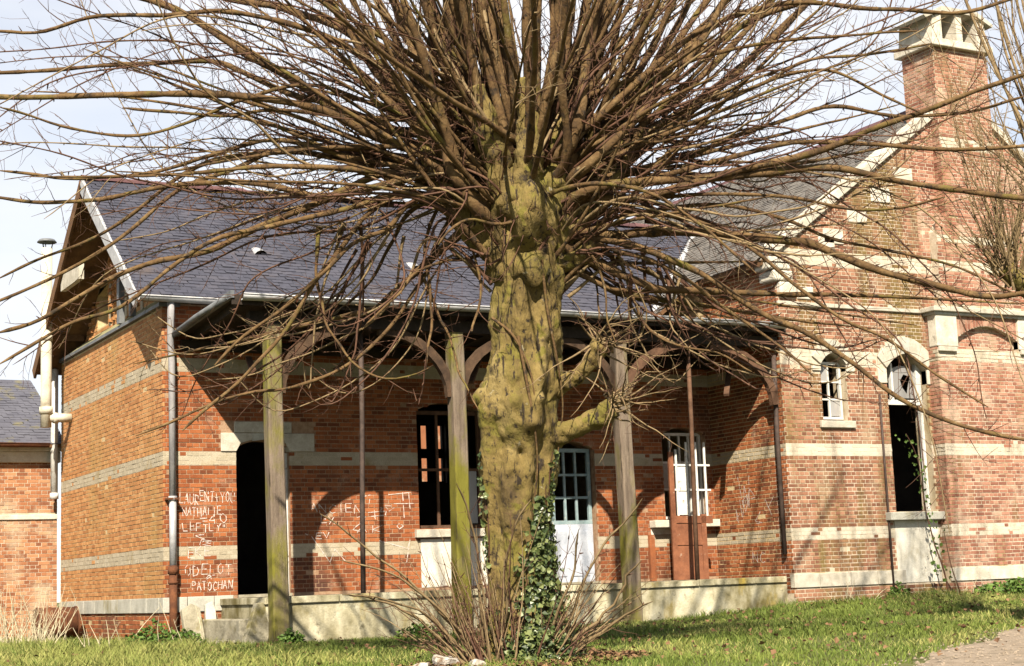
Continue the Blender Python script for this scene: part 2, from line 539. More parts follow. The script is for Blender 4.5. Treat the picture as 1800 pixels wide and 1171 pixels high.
def wall_core(mb, O, U, N, u0, u1, zb, topf, ops, thick, mi=0, extra=()):
    """solid wall of columns, openings left free, arched heads followed"""
    O, U, N = (np.array(q, float) for q in (O, U, N))
    br = {u0, u1, *extra}
    for op in ops:
        br |= {op['u0'], op['u1']}
        if op.get('rise', 0):
            br |= set(np.linspace(op['u0'], op['u1'], 9).tolist())
    br = sorted(b for b in br if u0 - 1e-9 <= b <= u1 + 1e-9)
    Z = np.array([0, 0, 1.0])
    for a, b in zip(br[:-1], br[1:]):
        if b - a < 1e-6:
            continue
        mid = (a + b) / 2
        ivs = [((zb, zb), (topf(a + 1e-6), topf(b - 1e-6)))]
        for op in ops:
            if op['u0'] < mid < op['u1']:
                new = []
                lo = (op['z0'], op['z0'])
                hi = (o_top(op, a), o_top(op, b))
                for (p, q) in ivs:
                    if lo[0] >= q[0] or hi[0] <= p[0]:
                        new.append((p, q))
                        continue
                    if lo[0] > p[0]:
                        new.append((p, lo))
                    if hi[0] < q[0]:
                        new.append((hi, q))
                ivs = new
        for (p, q) in ivs:
            vs = []
            for n in (-thick, 0.0):
                for (u, zz) in ((a, p[0]), (b, p[1]), (b, q[1]), (a, q[0])):
                    vs.append(O + U * u + N * n + Z * zz)
            mb.add(vs, [(0, 1, 2, 3), (7, 6, 5, 4), (0, 4, 5, 1), (1, 5, 6, 2), (2, 6, 7, 3), (3, 7, 4, 0)], mi)


class Bricks:
    """collects the bricks of one building; the 300 that show largest become objects, the rest one mesh"""

    def __init__(s, mats, joint=0.0125):
        s.mats = mats
        s.joint = joint
        s.rec = []

    def lay(s, O, U, N, u0, u1, zb, zt, ops=(), skips=(), bands=(), m=0, mband=1, clip=None, proud=0.006, phase=0, proudf=None):
        O, U, N = (np.array(q, float) for q in (O, U, N))
        nc = int((zt - zb) / CH + 0.5)
        for k in range(nc):
            z = zb + k * CH
            zc = z + CH / 2
            lo, hi = u0, u1
            if clip:
                lo, hi = clip(zc)
                lo, hi = max(lo, u0), min(hi, u1)
                if hi - lo < 0.05:
                    continue
            ivs = [(lo, hi)]
            for op in list(ops) + list(skips):
                if op['z0'] - 0.01 < zc < op['z1']:
                    a, b = op['u0'], op['u1']
                    if op.get('rise', 0) and zc > op['z1'] - op['rise']:
                        um, hw = (a + b) / 2, (b - a) / 2
                        w = hw * math.sqrt(max(0.0, (op['z1'] - zc) / op['rise']))
                        a, b = um - w, um + w
                    new = []
                    for (p, q) in ivs:
                        if b <= p or a >= q:
                            new.append((p, q))
                            continue
                        if a > p:
                            new.append((p, a))
                        if b < q:
                            new.append((b, q))
                    ivs = new
            st = (k + phase) % 2 == 0
            L = 0.228 if st else 0.114
            off = 0.0 if st else 0.057
            inb = any(b0 <= zc < b1 for b0, b1 in bands)
            mi = mband if inb else m
            j0 = int((lo - off) / L) - 1
            j1 = int((hi - off) / L) + 1
            for j in range(j0, j1 + 1):
                a, b = j * L + off + s.joint * 0.42, (j + 1) * L + off - s.joint * 0.42
                for (p, q) in ivs:
                    a2, b2 = max(a, p), min(b, q)
                    if b2 - a2 < 0.03:
                        continue
                    pr = proud + random.gauss(0, 0.0018)
                    if proudf:
                        pr += proudf(j, k, (a2 + b2) / 2, zc)
                    c = O + U * ((a2 + b2) / 2 + random.gauss(0, 0.0015)) + np.array([0, 0, zc + random.gauss(0, 0.0012)])
                    s.rec.append((c, U, N, b2 - a2, CH - s.joint + random.gauss(0, 0.0016), pr if random.random() > 0.004 else -0.012, m if inb and random.random() < 0.07 else mi))

    def finish(s, parent, most=300, xlim=(0, 1800)):
        C = np.array([r[0] for r in s.rec])
        U = np.array([r[1] for r in s.rec])
        N = np.array([r[2] for r in s.rec])
        L = np.array([r[3] for r in s.rec])
        H = np.array([r[4] for r in s.rec])
        P = np.array([r[5] for r in s.rec])
        MI = np.array([r[6] for r in s.rec])
        v = C - CAM
        dep = v @ CF
        px = 900 + FPX * (v @ CR) / dep
        py = 585 - FPX * (v @ CU) / dep
        face = -np.einsum('ij,ij->i', v, N) / np.linalg.norm(v, axis=1)
        score = L * H * np.clip(face, 0, 1) / dep ** 2
        score[(px < xlim[0]) | (px > xlim[1]) | (py < 0) | (py > 1171)] = 0
        pick = np.argsort(-score)[:most]
        ispick = np.zeros(len(C), bool)
        ispick[pick] = True
        base = np.array(wloc(parent))
        D = 0.03
        Zv = np.array([0, 0, 1.0])
        r = ~ispick
        c, u, n_, l_, h_, p_ = C[r] - base, U[r], N[r], L[r], H[r], P[r]
        vs = []
        for nn_ in (0, 1):
            for a, b in ((-1, -1), (1, -1), (1, 1), (-1, 1)):
                vs.append(c + u * (a * l_ / 2)[:, None] + Zv * (b * h_ / 2)[:, None] + n_ * np.where(nn_, p_, -D)[:, None])
        V = np.stack(vs, 1).reshape(-1, 3)
        k = np.arange(len(c))[:, None] * 8
        quad = np.array([[4, 5, 6, 7], [0, 1, 5, 4], [1, 2, 6, 5], [2, 3, 7, 6], [3, 0, 4, 7]])
        F = (k[:, :, None] + quad[None]).reshape(-1, 4)
        rnd = np.repeat(RNG.random(len(c)), 5)
        mi = np.repeat(MI[r], 5)
        o = link('brickwork', fast_mesh('brickwork', V, F, [MT[q] for q in s.mats], mi, rnd), parent)
        tag(o, kind='stuff')
        cache = {}
        for i in pick:
            key = (int(MI[i]))
            if key not in cache:
                cache[key] = MB().box(-.5, .5, -.5, .5, -.5, .5).build('brick', s.mats[key]).data
                bpy.data.objects.remove([q for q in bpy.data.objects if q.data == cache[key]][0])
            b = bpy.data.objects.new('brick', cache[key])
            COL.objects.link(b)
            b.parent = parent
            cc = C[i] + N[i] * (P[i] - D) / 2 - base
            b.location = cc
            b.rotation_euler = (0, 0, math.atan2(U[i][1], U[i][0]))
            b.scale = (L[i], P[i] + D, H[i])
        return len(C)


FX, FY_, FN = (1, 0, 0), (0, 1, 0), (0, -1, 0)
LN = (-1, 0, 0)

# ================================================================== the station building
ST = thing('station_building', 'long low brick station building with slate roof, whitewashed bands and timber porch', 'building', (5.6, 3.4, 0.2))
B1 = Bricks(['brick', 'paint_brick', 'brick_ochre', 'plinth'], joint=0.0155)
BANDS = [(1.60, 1.8265), (3.1855, 3.412), (4.77, 5.0)]
door1 = dict(u0=1.27, u1=2.24, z0=0.95, z1=3.62, rise=0.14)
win1 = dict(u0=4.70, u1=6.10, z0=2.03, z1=4.35, rise=0.16)
door2 = dict(u0=7.25, u1=8.47, z0=0.95, z1=3.66, rise=0.16)
win2 = dict(u0=10.05, u1=11.10, z0=2.12, z1=3.95, rise=0.14)
fops = [door1, win1, door2, win2]
panel1 = dict(u0=4.70, u1=6.10, z0=1.0, z1=1.86)
panel2 = dict(u0=9.66, u1=10.06, z0=0.95, z1=1.84)
mb = MB()
wall_core(mb, (0, 0, 0), FX, FN, 0.0, 11.25, 0.0, lambda u: 5.93, fops, 0.35)
mb.build('front_wall', 'mortar_red', ST)
linte = dict(u0=1.0, u1=2.70, z0=3.41, z1=3.94)
B1.lay((0, 0, 0), FX, FN, -0.006, 1.2, 0.18, 0.75, [], m=0)
B1.lay((0, 0, 0), FX, FN, -0.006, 11.25, 1.60 - 8 * CH, 5.9, fops, [linte, panel1, dict(u0=-0.1, u1=1.27, z0=0.6, z1=1.0)], BANDS)
# gable end
mb = MB()
wall_core(mb, (0, 0, 0), FY_, LN, 0.352, 7.0, 0.0, lambda u: 5.86, [], 0.35)
mb.build('end_wall', 'mortar_ochre', ST)
B1.lay((0, 0, 0), FY_, LN, -0.006, 7.0, 0.18, 0.75, m=0, phase=1)
B1.lay((0, 0, 0), FY_, LN, -0.006, 7.0, 1.60 - 8 * CH, 5.84, [], [dict(u0=-0.1, u1=7.1, z0=0.6, z1=1.0)], BANDS, m=2, phase=1)
for z0, z1 in BANDS:
    k0 = math.floor((z0 - 1.60) / CH + 0.5)
    zz0, zz1 = 1.60 + k0 * CH - 0.004, 1.60 + (k0 + 3) * CH + 0.004
    box_obj('band_paint', 'paint_brick', ST, -0.003, 7.0 * 0, 0.0, 7.0, zz0, zz1)
    us = [0.0] + sorted(v for op in fops if op['z0'] < zz1 and op['z1'] > zz0 for v in (op['u0'], op['u1'])) + [11.249]
    for a, b in zip(us[::2], us[1::2]):
        box_obj('band_paint', 'paint_brick', ST, a, b, -0.003, 0.0, zz0, zz1)
# plinth stones
x = -0.02
for w in (0.42, 0.46, 0.34):
    box_obj('plinth_stone', 'plinth', ST, x, x + w - 0.012, -0.03, 0.2, 0.752, 1.0, 0.008)
    x += w
y = 0.212
while y < 7.0:
    w = min(random.uniform(0.7, 1.1), 7.02 - y)
    box_obj('plinth_stone', 'plinth', ST, -0.03, 0.2, y, y + w - 0.012, 0.752, 1.0, 0.008)
    y += w
# coping and mossy weathering under the gable
mb = MB()
mb.box(-0.07, 0.3, -0.05, 7.05, 5.87, 5.93)
mb.build('coping', 'zinc_dark', ST)
mb = MB()
mb.prism([(-0.05, 5.932), (0.34, 5.932), (0.34, 6.24)], (0, 0, 0), (1, 0, 0), (0, 0, 1), (0, 1, 0), 0.0, 7.0)
mb.build('weathering', mat('mossy_weathering', (0.22, 0.21, 0.1), (0.4, 0.37, 0.22), scale=4, stains=[((0.16, 0.15, 0.03), 2, 0.5, 0.66)]), ST)
# gable triangle
RY, RZ, E1Y, E1Z, E2Y, E2Z = 3.4, 8.85, -0.25, 6.0, 7.25, 5.75
S1 = (RZ - E1Z) / (RY - E1Y)
S2 = (RZ - E2Z) / (E2Y - RY)


def gab_top(u):
    return (RZ - 0.13 - S1 * (RY - u)) if u < RY else (RZ - 0.13 - S2 * (u - RY))


gop = dict(u0=4.7, u1=5.5, z0=6.35, z1=7.15, rise=0.0)
oc = dict(u0=3.05, u1=3.75, z0=7.55, z1=8.1, rise=0.2)
mb = MB()
wall_core(mb, (0.35, 0, 0), FY_, LN, 0.3, 6.85, 5.7, gab_top, [gop, oc], 0.25, extra=(RY,))
mb.build('gable_wall', 'mortar_ochre', ST)


def gab_clip(z):
    return RY - (RZ - 0.16 - z) / S1, RY + (RZ - 0.16 - z) / S2


def lattice(j, k, u, z):
    if (2.6 < u < 3.3 or 3.6 < u < 4.5 or 5.6 < u < 6.2) and k % 2 == 1:
        return 0.06 if (j + k // 2) % 2 else 0.0
    return 0.0


B1.lay((0.35, 0, 0), FY_, LN, 0.3, 6.85, 6.1, 8.8, [gop, oc], clip=gab_clip, m=2, proudf=lattice)
for yy, z1 in ((2.35, 7.35), (3.4, 7.45), (4.5, 7.4)):
    box_obj('gable_strip', 'paint_brick', ST, 0.325, 0.36, yy - 0.07, yy + 0.07, 6.1, z1 - 0.3)
# timber of the gable overhang
mb = MB()
XV = -0.5
for sgn, y1, z1 in ((1, E1Y, E1Z), (2, E2Y, E2Z)):
    MB().bar((XV - 0.01, RY, RZ - 0.1), (XV - 0.01, y1 + (0.02 if sgn == 1 else -0.02), z1 - 0.1), 0.05, 0.24, up=(0, 0, 1)).build(
        'bargeboard', 'zinc' if sgn == 1 else 'wood_soffit', ST)
MB().box(XV + 0.03, XV + 0.13, 3.75, 5.15, 7.02, 7.32).build('collar_beam', 'limestone', ST)
MB().box(-0.1, 0.0, 2.3, 2.46, 5.95, 7.25).build('gable_post', 'zinc_dark', ST)
MB().box(-0.12, -0.02, 1.5, 1.62, 5.95, 6.75).build('gable_post', 'zinc_dark', ST)
for yy in (0.5, 1.9, 5.1, 6.4):
    zz = gab_top(yy) + 0.02
    MB().bar((XV + 0.05, yy, zz - 0.02), (0.3, yy, zz - 0.02), 0.1, 0.12).build('purlin_end', 'wood_soffit', ST)

# roof deck and slates
VX0, VX1 = 9.71, 13.67


def deck(poly, thick, mats, name, parent):
    """poly of 3-D points, thickened downwards; top in mats[0], rest mats[1]"""
    k = len(poly)
    vs = [tuple(p) for p in poly] + [(p[0], p[1], p[2] - thick) for p in poly]
    m_ = MB()
    m_.add(vs[:k], [tuple(range(k))], 0)
    m_.add(vs[k:], [tuple(range(k))[::-1]], 1)
    m_.add(vs, [(i, k + i, k + (i + 1) % k, (i + 1) % k) for i in range(k)], 1)
    return m_.build(name, mats, parent)


RF = deck([(XV, E1Y, E1Z), (VX0, E1Y, E1Z), (VX1, RY, RZ), (XV, RY, RZ)], 0.1, ['slate', 'wood_soffit'], 'roof', ST)
deck([(XV, RY, RZ), (VX1, RY, RZ), (VX0 + 0.3, E2Y, E2Z), (XV, E2Y, E2Z)], 0.1, ['slate', 'wood_soffit'], 'roof', ST)


def slates(P0, Ud, Sd, Nd, length, slope, gauge, width, mname, parent, keep):
    """courses of single slates, each tilted a little over the one below; keep(u, s) -> bool"""
    P0, Ud, Sd, Nd = (np.array(q, float) for q in (P0, Ud, Sd, Nd))
    base = np.array(wloc(parent))
    V, F, R = [], [], []
    n = int(slope / gauge)
    for k in range(n):
        s0 = k * gauge
        m_ = int(length / width) + 2
        for j in range(-1, m_):
            a = j * width + (width / 2 if k % 2 else 0) + random.gauss(0, 0.004)
            b = a + width - 0.006
            a, b = max(a, 0), min(b, length)
            if b - a < 0.04 or not keep((a + b) / 2, s0 + gauge / 2):
                continue
            h0 = 0.017 + random.gauss(0, 0.004) + (0.02 if random.random() < 0.012 else 0)
            s00 = s0 - 0.02 + random.gauss(0, 0.006) - (random.uniform(0.02, 0.06) if random.random() < 0.015 else 0)
            sag = 0.018 * (1 + math.sin(a * 1.9 + 0.8 * math.sin(s0 * 2.1)) * math.cos(s0 * 1.3 + 1))
            c = len(V)
            for (u_, s_, hh) in ((a, s00, h0), (b, s00, h0 + random.gauss(0, 0.002)), (b, s0 + gauge + 0.04, 0.004), (a, s0 + gauge + 0.04, 0.004), (a, s00, 0.001), (b, s00, 0.001)):
                V.append(P0 + Ud * u_ + Sd * s_ + Nd * (hh + sag) - base)
            r_ = random.random()
            F += [(c, c + 1, c + 2, c + 3), (c + 4, c + 5, c + 1, c)]
            R += [r_, r_]
    return tag(link('slate_courses', fast_mesh('slate_courses', V, F, [MT[mname]], None, R), parent), kind='stuff')


sl = math.hypot(RY - E1Y, RZ - E1Z)
sd1 = np.array([0, RY - E1Y, RZ - E1Z]) / sl
nd1 = np.array([0, -sd1[2], sd1[1]])
slates((XV, E1Y, E1Z), (1, 0, 0), sd1, nd1, VX1 - XV, sl, 0.12, 0.2, 'slate', ST,
       lambda u, s: u + XV < VX0 + (VX1 - VX0) * s / sl - 0.12)
# ridge tiles
x = XV - 0.02
while x < VX1 - 0.2:
    m_ = MB()
    th = np.linspace(-0.15, math.pi + 0.15, 7)
    ring = [(0.115 * math.cos(t), 0.085 * math.sin(t) + 0.0) for t in th]
    jz = random.gauss(0.012, 0.010)
    for xx, k in ((x, 1.12), (x + 0.05, 1.12), (x + 0.051, 1.0), (x + 0.36, 1.0)):
        m_.v += [(xx, RY + p[0] * k, RZ + jz + p[1] * k) for p in ring]
    for a in range(3):
        for b in range(6):
            m_.f.append([a * 7 + b, a * 7 + b + 1, a * 7 + 8 + b, a * 7 + 7 + b])
            m_.m.append(0)
            m_.sm.append(False)
    m_.build('ridge_tile', 'ridge', ST)
    x += 0.355
# small zinc roof vents on the front slope


def roof_vent(P, S, Nn, U, parent):
    P, S, Nn, U = (np.array(q, float) for q in (P, S, Nn, U))
    m_ = MB()
    th = np.linspace(0, math.pi, 8)
    a = [P + U * 0.13 * math.cos(t) + Nn * (0.13 * math.sin(t) + 0.01) for t in th]
    b = [P + S * 0.42 + U * 0.13 * math.cos(t) + Nn * 0.01 for t in th]
    m_.add(a + b, [(i, i + 1, 8 + i + 1, 8 + i) for i in range(7)], 0)
    a2 = [P + S * 0.05 + U * 0.12 * math.cos(t) + Nn * (0.12 * math.sin(t) + 0.01) for t in th]
    m_.add(a2, [tuple(range(8))], 1)
    m_.build('roof_vent', ['zinc', 'wood_dark'], parent)


for px, py in ((458, 452), (732, 478)):
    d = ray(px, py)
    t = ((np.array([0, E1Y, E1Z]) - CAM) @ nd1) / (d @ nd1)
    roof_vent(CAM + d * t, sd1, nd1, (1, 0, 0), ST)

# eaves gutter


def gutter(name, a, b, r, m, parent, brackets=None):
    a, b = np.array(a, float), np.array(b, float)
    d = (b - a) / np.linalg.norm(b - a)
    sd_ = np.cross(d, [0, 0, 1.0])
    n = 8
    m_ = MB()
    th = np.linspace(math.pi, 2 * math.pi, n)
    segs = 9
    for k in range(segs + 1):
        p = a + (b - a) * k / segs + np.array([0, 0, random.gauss(0, 0.006)])
        for rr in (r, r - 0.008):
            m_.v += [tuple(p + sd_ * rr * math.cos(t) + np.array([0, 0, rr * math.sin(t)])) for t in th]
    w = 2 * n
    for k in range(segs):
        for i in range(n - 1):
            m_.f += [[k * w + i, k * w + i + 1, (k + 1) * w + i + 1, (k + 1) * w + i], [k * w + n + i + 1, k * w + n + i, (k + 1) * w + n + i, (k + 1) * w + n + i + 1]]
        for i in (0, n - 1):
            m_.f.append([k * w + i, k * w + n + i, (k + 1) * w + n + i, (k + 1) * w + i])
    m_.m = [0] * len(m_.f)
    m_.sm = [True] * len(m_.f)
    m_.tube([a + sd_ * r, (a + b) / 2 + sd_ * r, b + sd_ * r], 0.014, 6)
    g = m_.build(name, m, parent)
    if brackets:
        k = int(np.linalg.norm(b - a) / brackets)
        for q in range(1, k):
            p = a + (b - a) * q / k
            mm = MB()
            mm.tube([p + sd_ * (r + 0.012) * math.cos(t) + np.array([0, 0, (r + 0.012) * math.sin(t)]) for t in np.linspace(math.pi, 2 * math.pi, 7)], 0.014, 4, smooth=False)
            mm.build('gutter_bracket', 'rust', g)
    return g


gutter('eaves_gutter', (XV, E1Y - 0.1, E1Z - 0.03), (VX0 + 0.2, E1Y - 0.1, E1Z - 0.03), 0.085, 'zinc', ST)

# porch canopy
CY, CZ0, CZ1 = -2.58, 5.40, 5.64
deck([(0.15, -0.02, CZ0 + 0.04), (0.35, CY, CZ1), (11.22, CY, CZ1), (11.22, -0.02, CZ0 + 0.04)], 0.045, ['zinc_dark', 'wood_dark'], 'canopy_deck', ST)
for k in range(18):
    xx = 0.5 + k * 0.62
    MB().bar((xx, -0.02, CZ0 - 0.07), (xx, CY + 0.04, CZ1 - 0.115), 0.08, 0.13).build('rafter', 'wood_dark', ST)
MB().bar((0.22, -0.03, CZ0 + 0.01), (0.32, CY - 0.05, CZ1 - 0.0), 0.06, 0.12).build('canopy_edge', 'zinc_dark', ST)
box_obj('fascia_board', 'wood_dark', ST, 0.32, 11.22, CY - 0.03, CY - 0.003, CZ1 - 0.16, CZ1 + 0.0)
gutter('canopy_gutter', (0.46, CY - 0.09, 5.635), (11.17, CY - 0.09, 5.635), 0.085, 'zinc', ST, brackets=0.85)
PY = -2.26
box_obj('wall_plate', 'wood_dark', ST, 0.7, 11.22, PY - 0.08, PY + 0.08, 5.24, 5.44)  # plate coloured dark to stand in for the shade under the canopy edge
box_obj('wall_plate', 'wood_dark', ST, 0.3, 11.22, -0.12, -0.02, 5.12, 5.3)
POSTX = (1.12, 4.36, 7.68)


def brace(px, sgn, parent, m='wood_brown', y=PY, reach=1.45):
    pts = []
    for t in np.linspace(0, math.pi / 2, 9):
        pts.append((px + sgn * (0.1 + reach * (1 - math.cos(t)) * (1 if reach > 1 else 0.4) + (0 if reach > 1 else reach * 0.6 * t / 1.571)), y, 5.23 - (1.08 if reach > 1 else 0.72) * (1 - (math.sin(t) if reach > 1 else t / 1.571))))
    m_ = MB()
    for a, b in zip(pts[:-1], pts[1:]):
        pass
    P = np.array(pts)
    T = np.gradient(P, axis=0)
    T /= np.linalg.norm(T, axis=1)[:, None]
    Nn = np.stack([-T[:, 2], T[:, 1] * 0, T[:, 0]], 1)
    vs = []
    for p, n_ in zip(P, Nn):
        for i_, j_ in ((-1, -1), (1, -1), (1, 1), (-1, 1)):
            vs.append(p + n_ * 0.075 * i_ + np.array([0, 0.055 * j_, 0]))
    fs = [(3, 2, 1, 0), tuple(len(vs) - 4 + q for q in range(4))]
    for k in range(len(P) - 1):
        for q in range(4):
            fs.append((k * 4 + q, k * 4 + (q + 1) % 4, k * 4 + 4 + (q + 1) % 4, k * 4 + 4 + q))
    m_.add(vs, fs)
    return m_.build('brace', m, parent)


for k, px in enumerate(POSTX):
    m_ = MB()
    zb = 0.24
    rings = np.linspace(zb, 5.24, 16)
    h = 0.135
    ph = random.uniform(0, 6)
    for z in rings:
        w = h * (1 - 0.08 * (z / 5)) * (1 + random.gauss(0, 0.012))
        ox = 0.02 * math.sin(z * 0.8 + ph)
        for a, b in ((-1, -.8), (-.8, -1), (.8, -1), (1, -.8), (1, .8), (.8, 1), (-.8, 1), (-1, .8)):
            m_.v.append((px + ox + w * a, PY + w * b, z))
    for r_ in range(15):
        for q in range(8):
            m_.f.append([r_ * 8 + q, r_ * 8 + (q + 1) % 8, r_ * 8 + 8 + (q + 1) % 8, r_ * 8 + 8 + q])
    m_.f += [list(range(8))[::-1], [120 + q for q in range(8)]]
    m_.m = [0] * len(m_.f)
    m_.sm = [False] * len(m_.f)
    m_.build('post', 'post', ST)
    if k > 0:
        brace(px, -1, ST, 'brace_shaded', reach=1.3)
    brace(px, 1, ST, 'wood_brown' if k == 2 else 'brace_shaded', reach=1.45 if k == 2 else 1.3)
    box_obj('post_footing', 'stone_grey', ST, px - 0.19, px + 0.2, PY - 0.2, PY + 0.13, -0.1, zb - 0.004 if k == 0 else 0.235, 0.02)
brace(11.22, -1, ST)
for px in (2.70, 9.30):
    MB().tube([(px - 0.03, -2.05, 0.94), (px - 0.01, -2.05, 2.4), (px + 0.02, -2.06, 3.8), (px + 0.03, -2.06, 5.24)], 0.042, 6).build('prop_pole', 'wood_brown' if px > 5 else 'iron', ST)
# a few loose struts under the canopy
for a, b in (((0.9, -1.9, 4.55), (1.3, -0.6, 4.95)), ((2.6, -1.2, 4.7), (3.1, -1.5, 4.95)), ((10.2, -2.0, 4.35), (10.9, -1.2, 4.95)), ((5.0, -1.6, 4.5), (5.5, -1.0, 5.0))):
    MB().bar(a, b, 0.1, 0.05).build('loose_board', 'wood_brown', ST)

# loading platform
PF = -2.12
m_ = MB()
m_.box(0.98, 11.25, PF, -0.002, -0.2, 0.83)
PL = m_.build('platform', 'concrete', ST)
x = 0.95
while x < 11.2:
    w = min(random.uniform(1.2, 1.9), 11.24 - x)
    z = random.gauss(0, 0.004)
    ps = box_obj('platform_slab', 'concrete', PL, x, x + w - 0.012, PF - 0.04, -0.004, 0.834, 0.945 + z, 0.012)
    ps.data.materials.append(MT['platform_top'])
    for p_ in ps.data.polygons:
        if p_.normal.z > 0.9:
            p_.material_index = 1
    x += w
box_obj('step', 'stone_grey', ST, 0.62, 0.93, -1.9, -0.03, -0.1, 0.62, 0.02)

# downpipes at the corner
m_ = MB()
m_.tube([(0.06, -0.3, 5.93), (0.06, -0.28, 5.6), (0.10, -0.13, 5.25), (0.12, -0.13, 4.9), (0.12, -0.13, 2.65)], 0.058, 10, 0)
m_.tube([(0.12, -0.13, 2.66), (0.12, -0.13, 2.58)], 0.072, 10, 0)
DP = m_.build('downpipe', 'lead', ST)
MB().tube([(0.12, -0.13, 2.58), (0.12, -0.13, 1.5)], 0.06, 10).build('pipe_length', 'zinc', DP)
m_ = MB()
m_.tube([(0.12, -0.13, 1.52), (0.12, -0.13, 0.1)], 0.066, 10)
m_.tube([(0.12, -0.13, 1.5), (0.12, -0.13, 1.38)], 0.085, 10)
m_.tube([(0.12, -0.13, 1.26), (0.12, -0.13, 1.22)], 0.08, 10)
m_.build('iron_pipe', 'rust', DP)
MB().box(0.02, 0.22, -0.2, -0.01, 2.6, 2.63).build('pipe_bracket', 'rust', DP)
# pipe from canopy to the corner
MB().tube([(0.30, CY + 0.1, 5.62), (0.2, -1.2, 5.5), (0.13, -0.2, 5.36)], 0.05, 8).build('canopy_drain', 'zinc_dark', ST)
# rusty pipe on the return wall
MB().tube([(11.18, -2.25, 5.1), (11.18, -2.2, 3.6), (11.18, -2.2, 1.35)], 0.045, 8).build('drain_pipe', 'iron', ST)
# white flue and downpipe behind the far corner
m_ = MB()
fx, fy = -0.5, 6.2
m_.tube([(fx, fy, 4.45), (fx, fy, 5.2), (fx, fy, 8.1)], 0.11, 12)
m_.tube([(fx, fy, 4.72), (fx, fy, 4.86)], 0.135, 12)
m_.tube([(fx, fy, 6.2), (fx, fy, 6.3)], 0.125, 12)
m_.tube([(fx, fy, 4.64), (-0.01, fy - 0.05, 4.64)], 0.09, 12)
m_.tube([(fx + 0.14, fy, 4.64), (fx + 0.24, fy, 4.64)], 0.11, 12)
FL = m_.build('flue_pipe', 'bakelite', ST)
m_ = MB()
m_.tube([(fx, fy, 8.22), (fx, fy, 8.28)], [0.2, 0.15], 12)
for a in range(3):
    m_.bar((fx + 0.09 * math.cos(a * 2.1), fy + 0.09 * math.sin(a * 2.1), 8.1), (fx + 0.12 * math.cos(a * 2.1), fy + 0.12 * math.sin(a * 2.1), 8.23), 0.02, 0.02, up=(1, 0, 0))
m_.build('flue_cap', 'zinc_dark', FL)
m_ = MB()
m_.tube([(-0.12, 7.1, 5.75), (-0.12, 7.1, 3.2)], 0.075, 8)
m_.tube([(-0.12, 7.1, 3.2), (-0.12, 7.1, 3.08)], 0.09, 8)
m_.build('downpipe', 'paint_white', ST)

# door and window fittings
for nm, poly in (('lintel_stone', [(1.0, 3.42), (1.27, 3.42), (1.35, 3.56), (1.56, 3.62), (1.56, 3.735), (1.0, 3.735)]),
                 ('lintel_stone', [(1.98, 3.62), (2.17, 3.56), (2.24, 3.42), (2.70, 3.42), (2.70, 3.735), (1.98, 3.735)]),
                 ('lintel_stone', [(1.24, 3.742), (2.28, 3.742), (2.28, 3.93), (1.24, 3.93)])):
    MB().prism(poly, (0, 0, 0), (1, 0, 0), (0, 0, 1), (0, -1, 0), -0.15, 0.03).build(nm, 'limestone', ST, bevel=0.008)
MB().prism([(1.56, 3.60), (1.77, 3.625), (1.98, 3.60), (1.98, 3.735), (1.56, 3.735)], (0, 0, 0), (1, 0, 0), (0, 0, 1), (0, -1, 0), -0.15, 0.02).build('lintel_stone', 'plinth', ST)
box_obj('door_frame', 'paint_white', ST, 2.18, 2.235, 0.1, 0.2, 0.96, 3.4)
box_obj('door_sill', 'stone_grey', ST, 1.28, 2.23, -0.05, 0.33, 0.951, 1.0)


def window(name, x0, x1, z0, z1, y, parent, cols, rows, mf, bar=0.035, fr=0.06, panes=(), mg='glass'):
    m_ = MB()
    for a, b, c, d in ((x0, x0 + fr, z0, z1), (x1 - fr, x1, z0, z1), (x0 + fr, x1 - fr, z0, z0 + fr), (x0 + fr, x1 - fr, z1 - fr, z1)):
        m_.box(a, b, y - 0.03, y + 0.03, c, d)
    w = m_.build(name, mf, parent)
    iw, ih = (x1 - x0 - 2 * fr), (z1 - z0 - 2 * fr)
    for c in range(1, cols):
        xx = x0 + fr + iw * c / cols
        box_obj('glazing_bar', mf, w, xx - bar / 2, xx + bar / 2, y - 0.02, y + 0.02, z0 + fr, z1 - fr)
    for r_ in range(1, rows):
        zz = z0 + fr + ih * r_ / rows
        box_obj('glazing_bar', mf, w, x0 + fr, x1 - fr, y - 0.018, y + 0.018, zz - bar / 2, zz + bar / 2)
    for (c, r_) in panes:
        box_obj('pane', mg, w, x0 + fr + iw * c / cols + bar / 2, x0 + fr + iw * (c + 1) / cols - bar / 2, y - 0.003, y + 0.003,
                z0 + fr + ih * r_ / rows + bar / 2, z0 + fr + ih * (r_ + 1) / rows - bar / 2)
    return w


window('window', 4.71, 6.09, 2.04, 4.2, 0.2, ST, 3, 2, 'wood_brown', 0.05, 0.07, panes=[(2, 0)])
box_obj('window_sill', 'limestone', ST, 4.60, 6.2, -0.1, 0.25, 1.885, 2.03, 0.01)
box_obj('wall_panel', 'render_white', ST, 4.71, 6.09, -0.012, 0.1, 1.0, 1.86)
box_obj('sill_moulding', 'wood_brown', ST, 4.62, 6.18, -0.06, -0.0, 1.862, 1.884)
# glazed door
DR = window('glazed_door', 7.28, 8.44, 2.08, 3.52, 0.16, ST, 4, 3, 'paint_teal', 0.045, 0.07)
box_obj('door_panel', 'paint_blue', DR, 7.28, 8.44, 0.13, 0.19, 0.96, 2.078)
for xx in (7.42, 7.93):
    box_obj('raised_panel', 'paint_blue', DR, xx, xx + 0.4, 0.115, 0.128, 1.1, 1.95, 0.01)
box_obj('door_sill', 'stone_grey', ST, 7.26, 8.46, -0.05, 0.33, 0.951, 0.99)
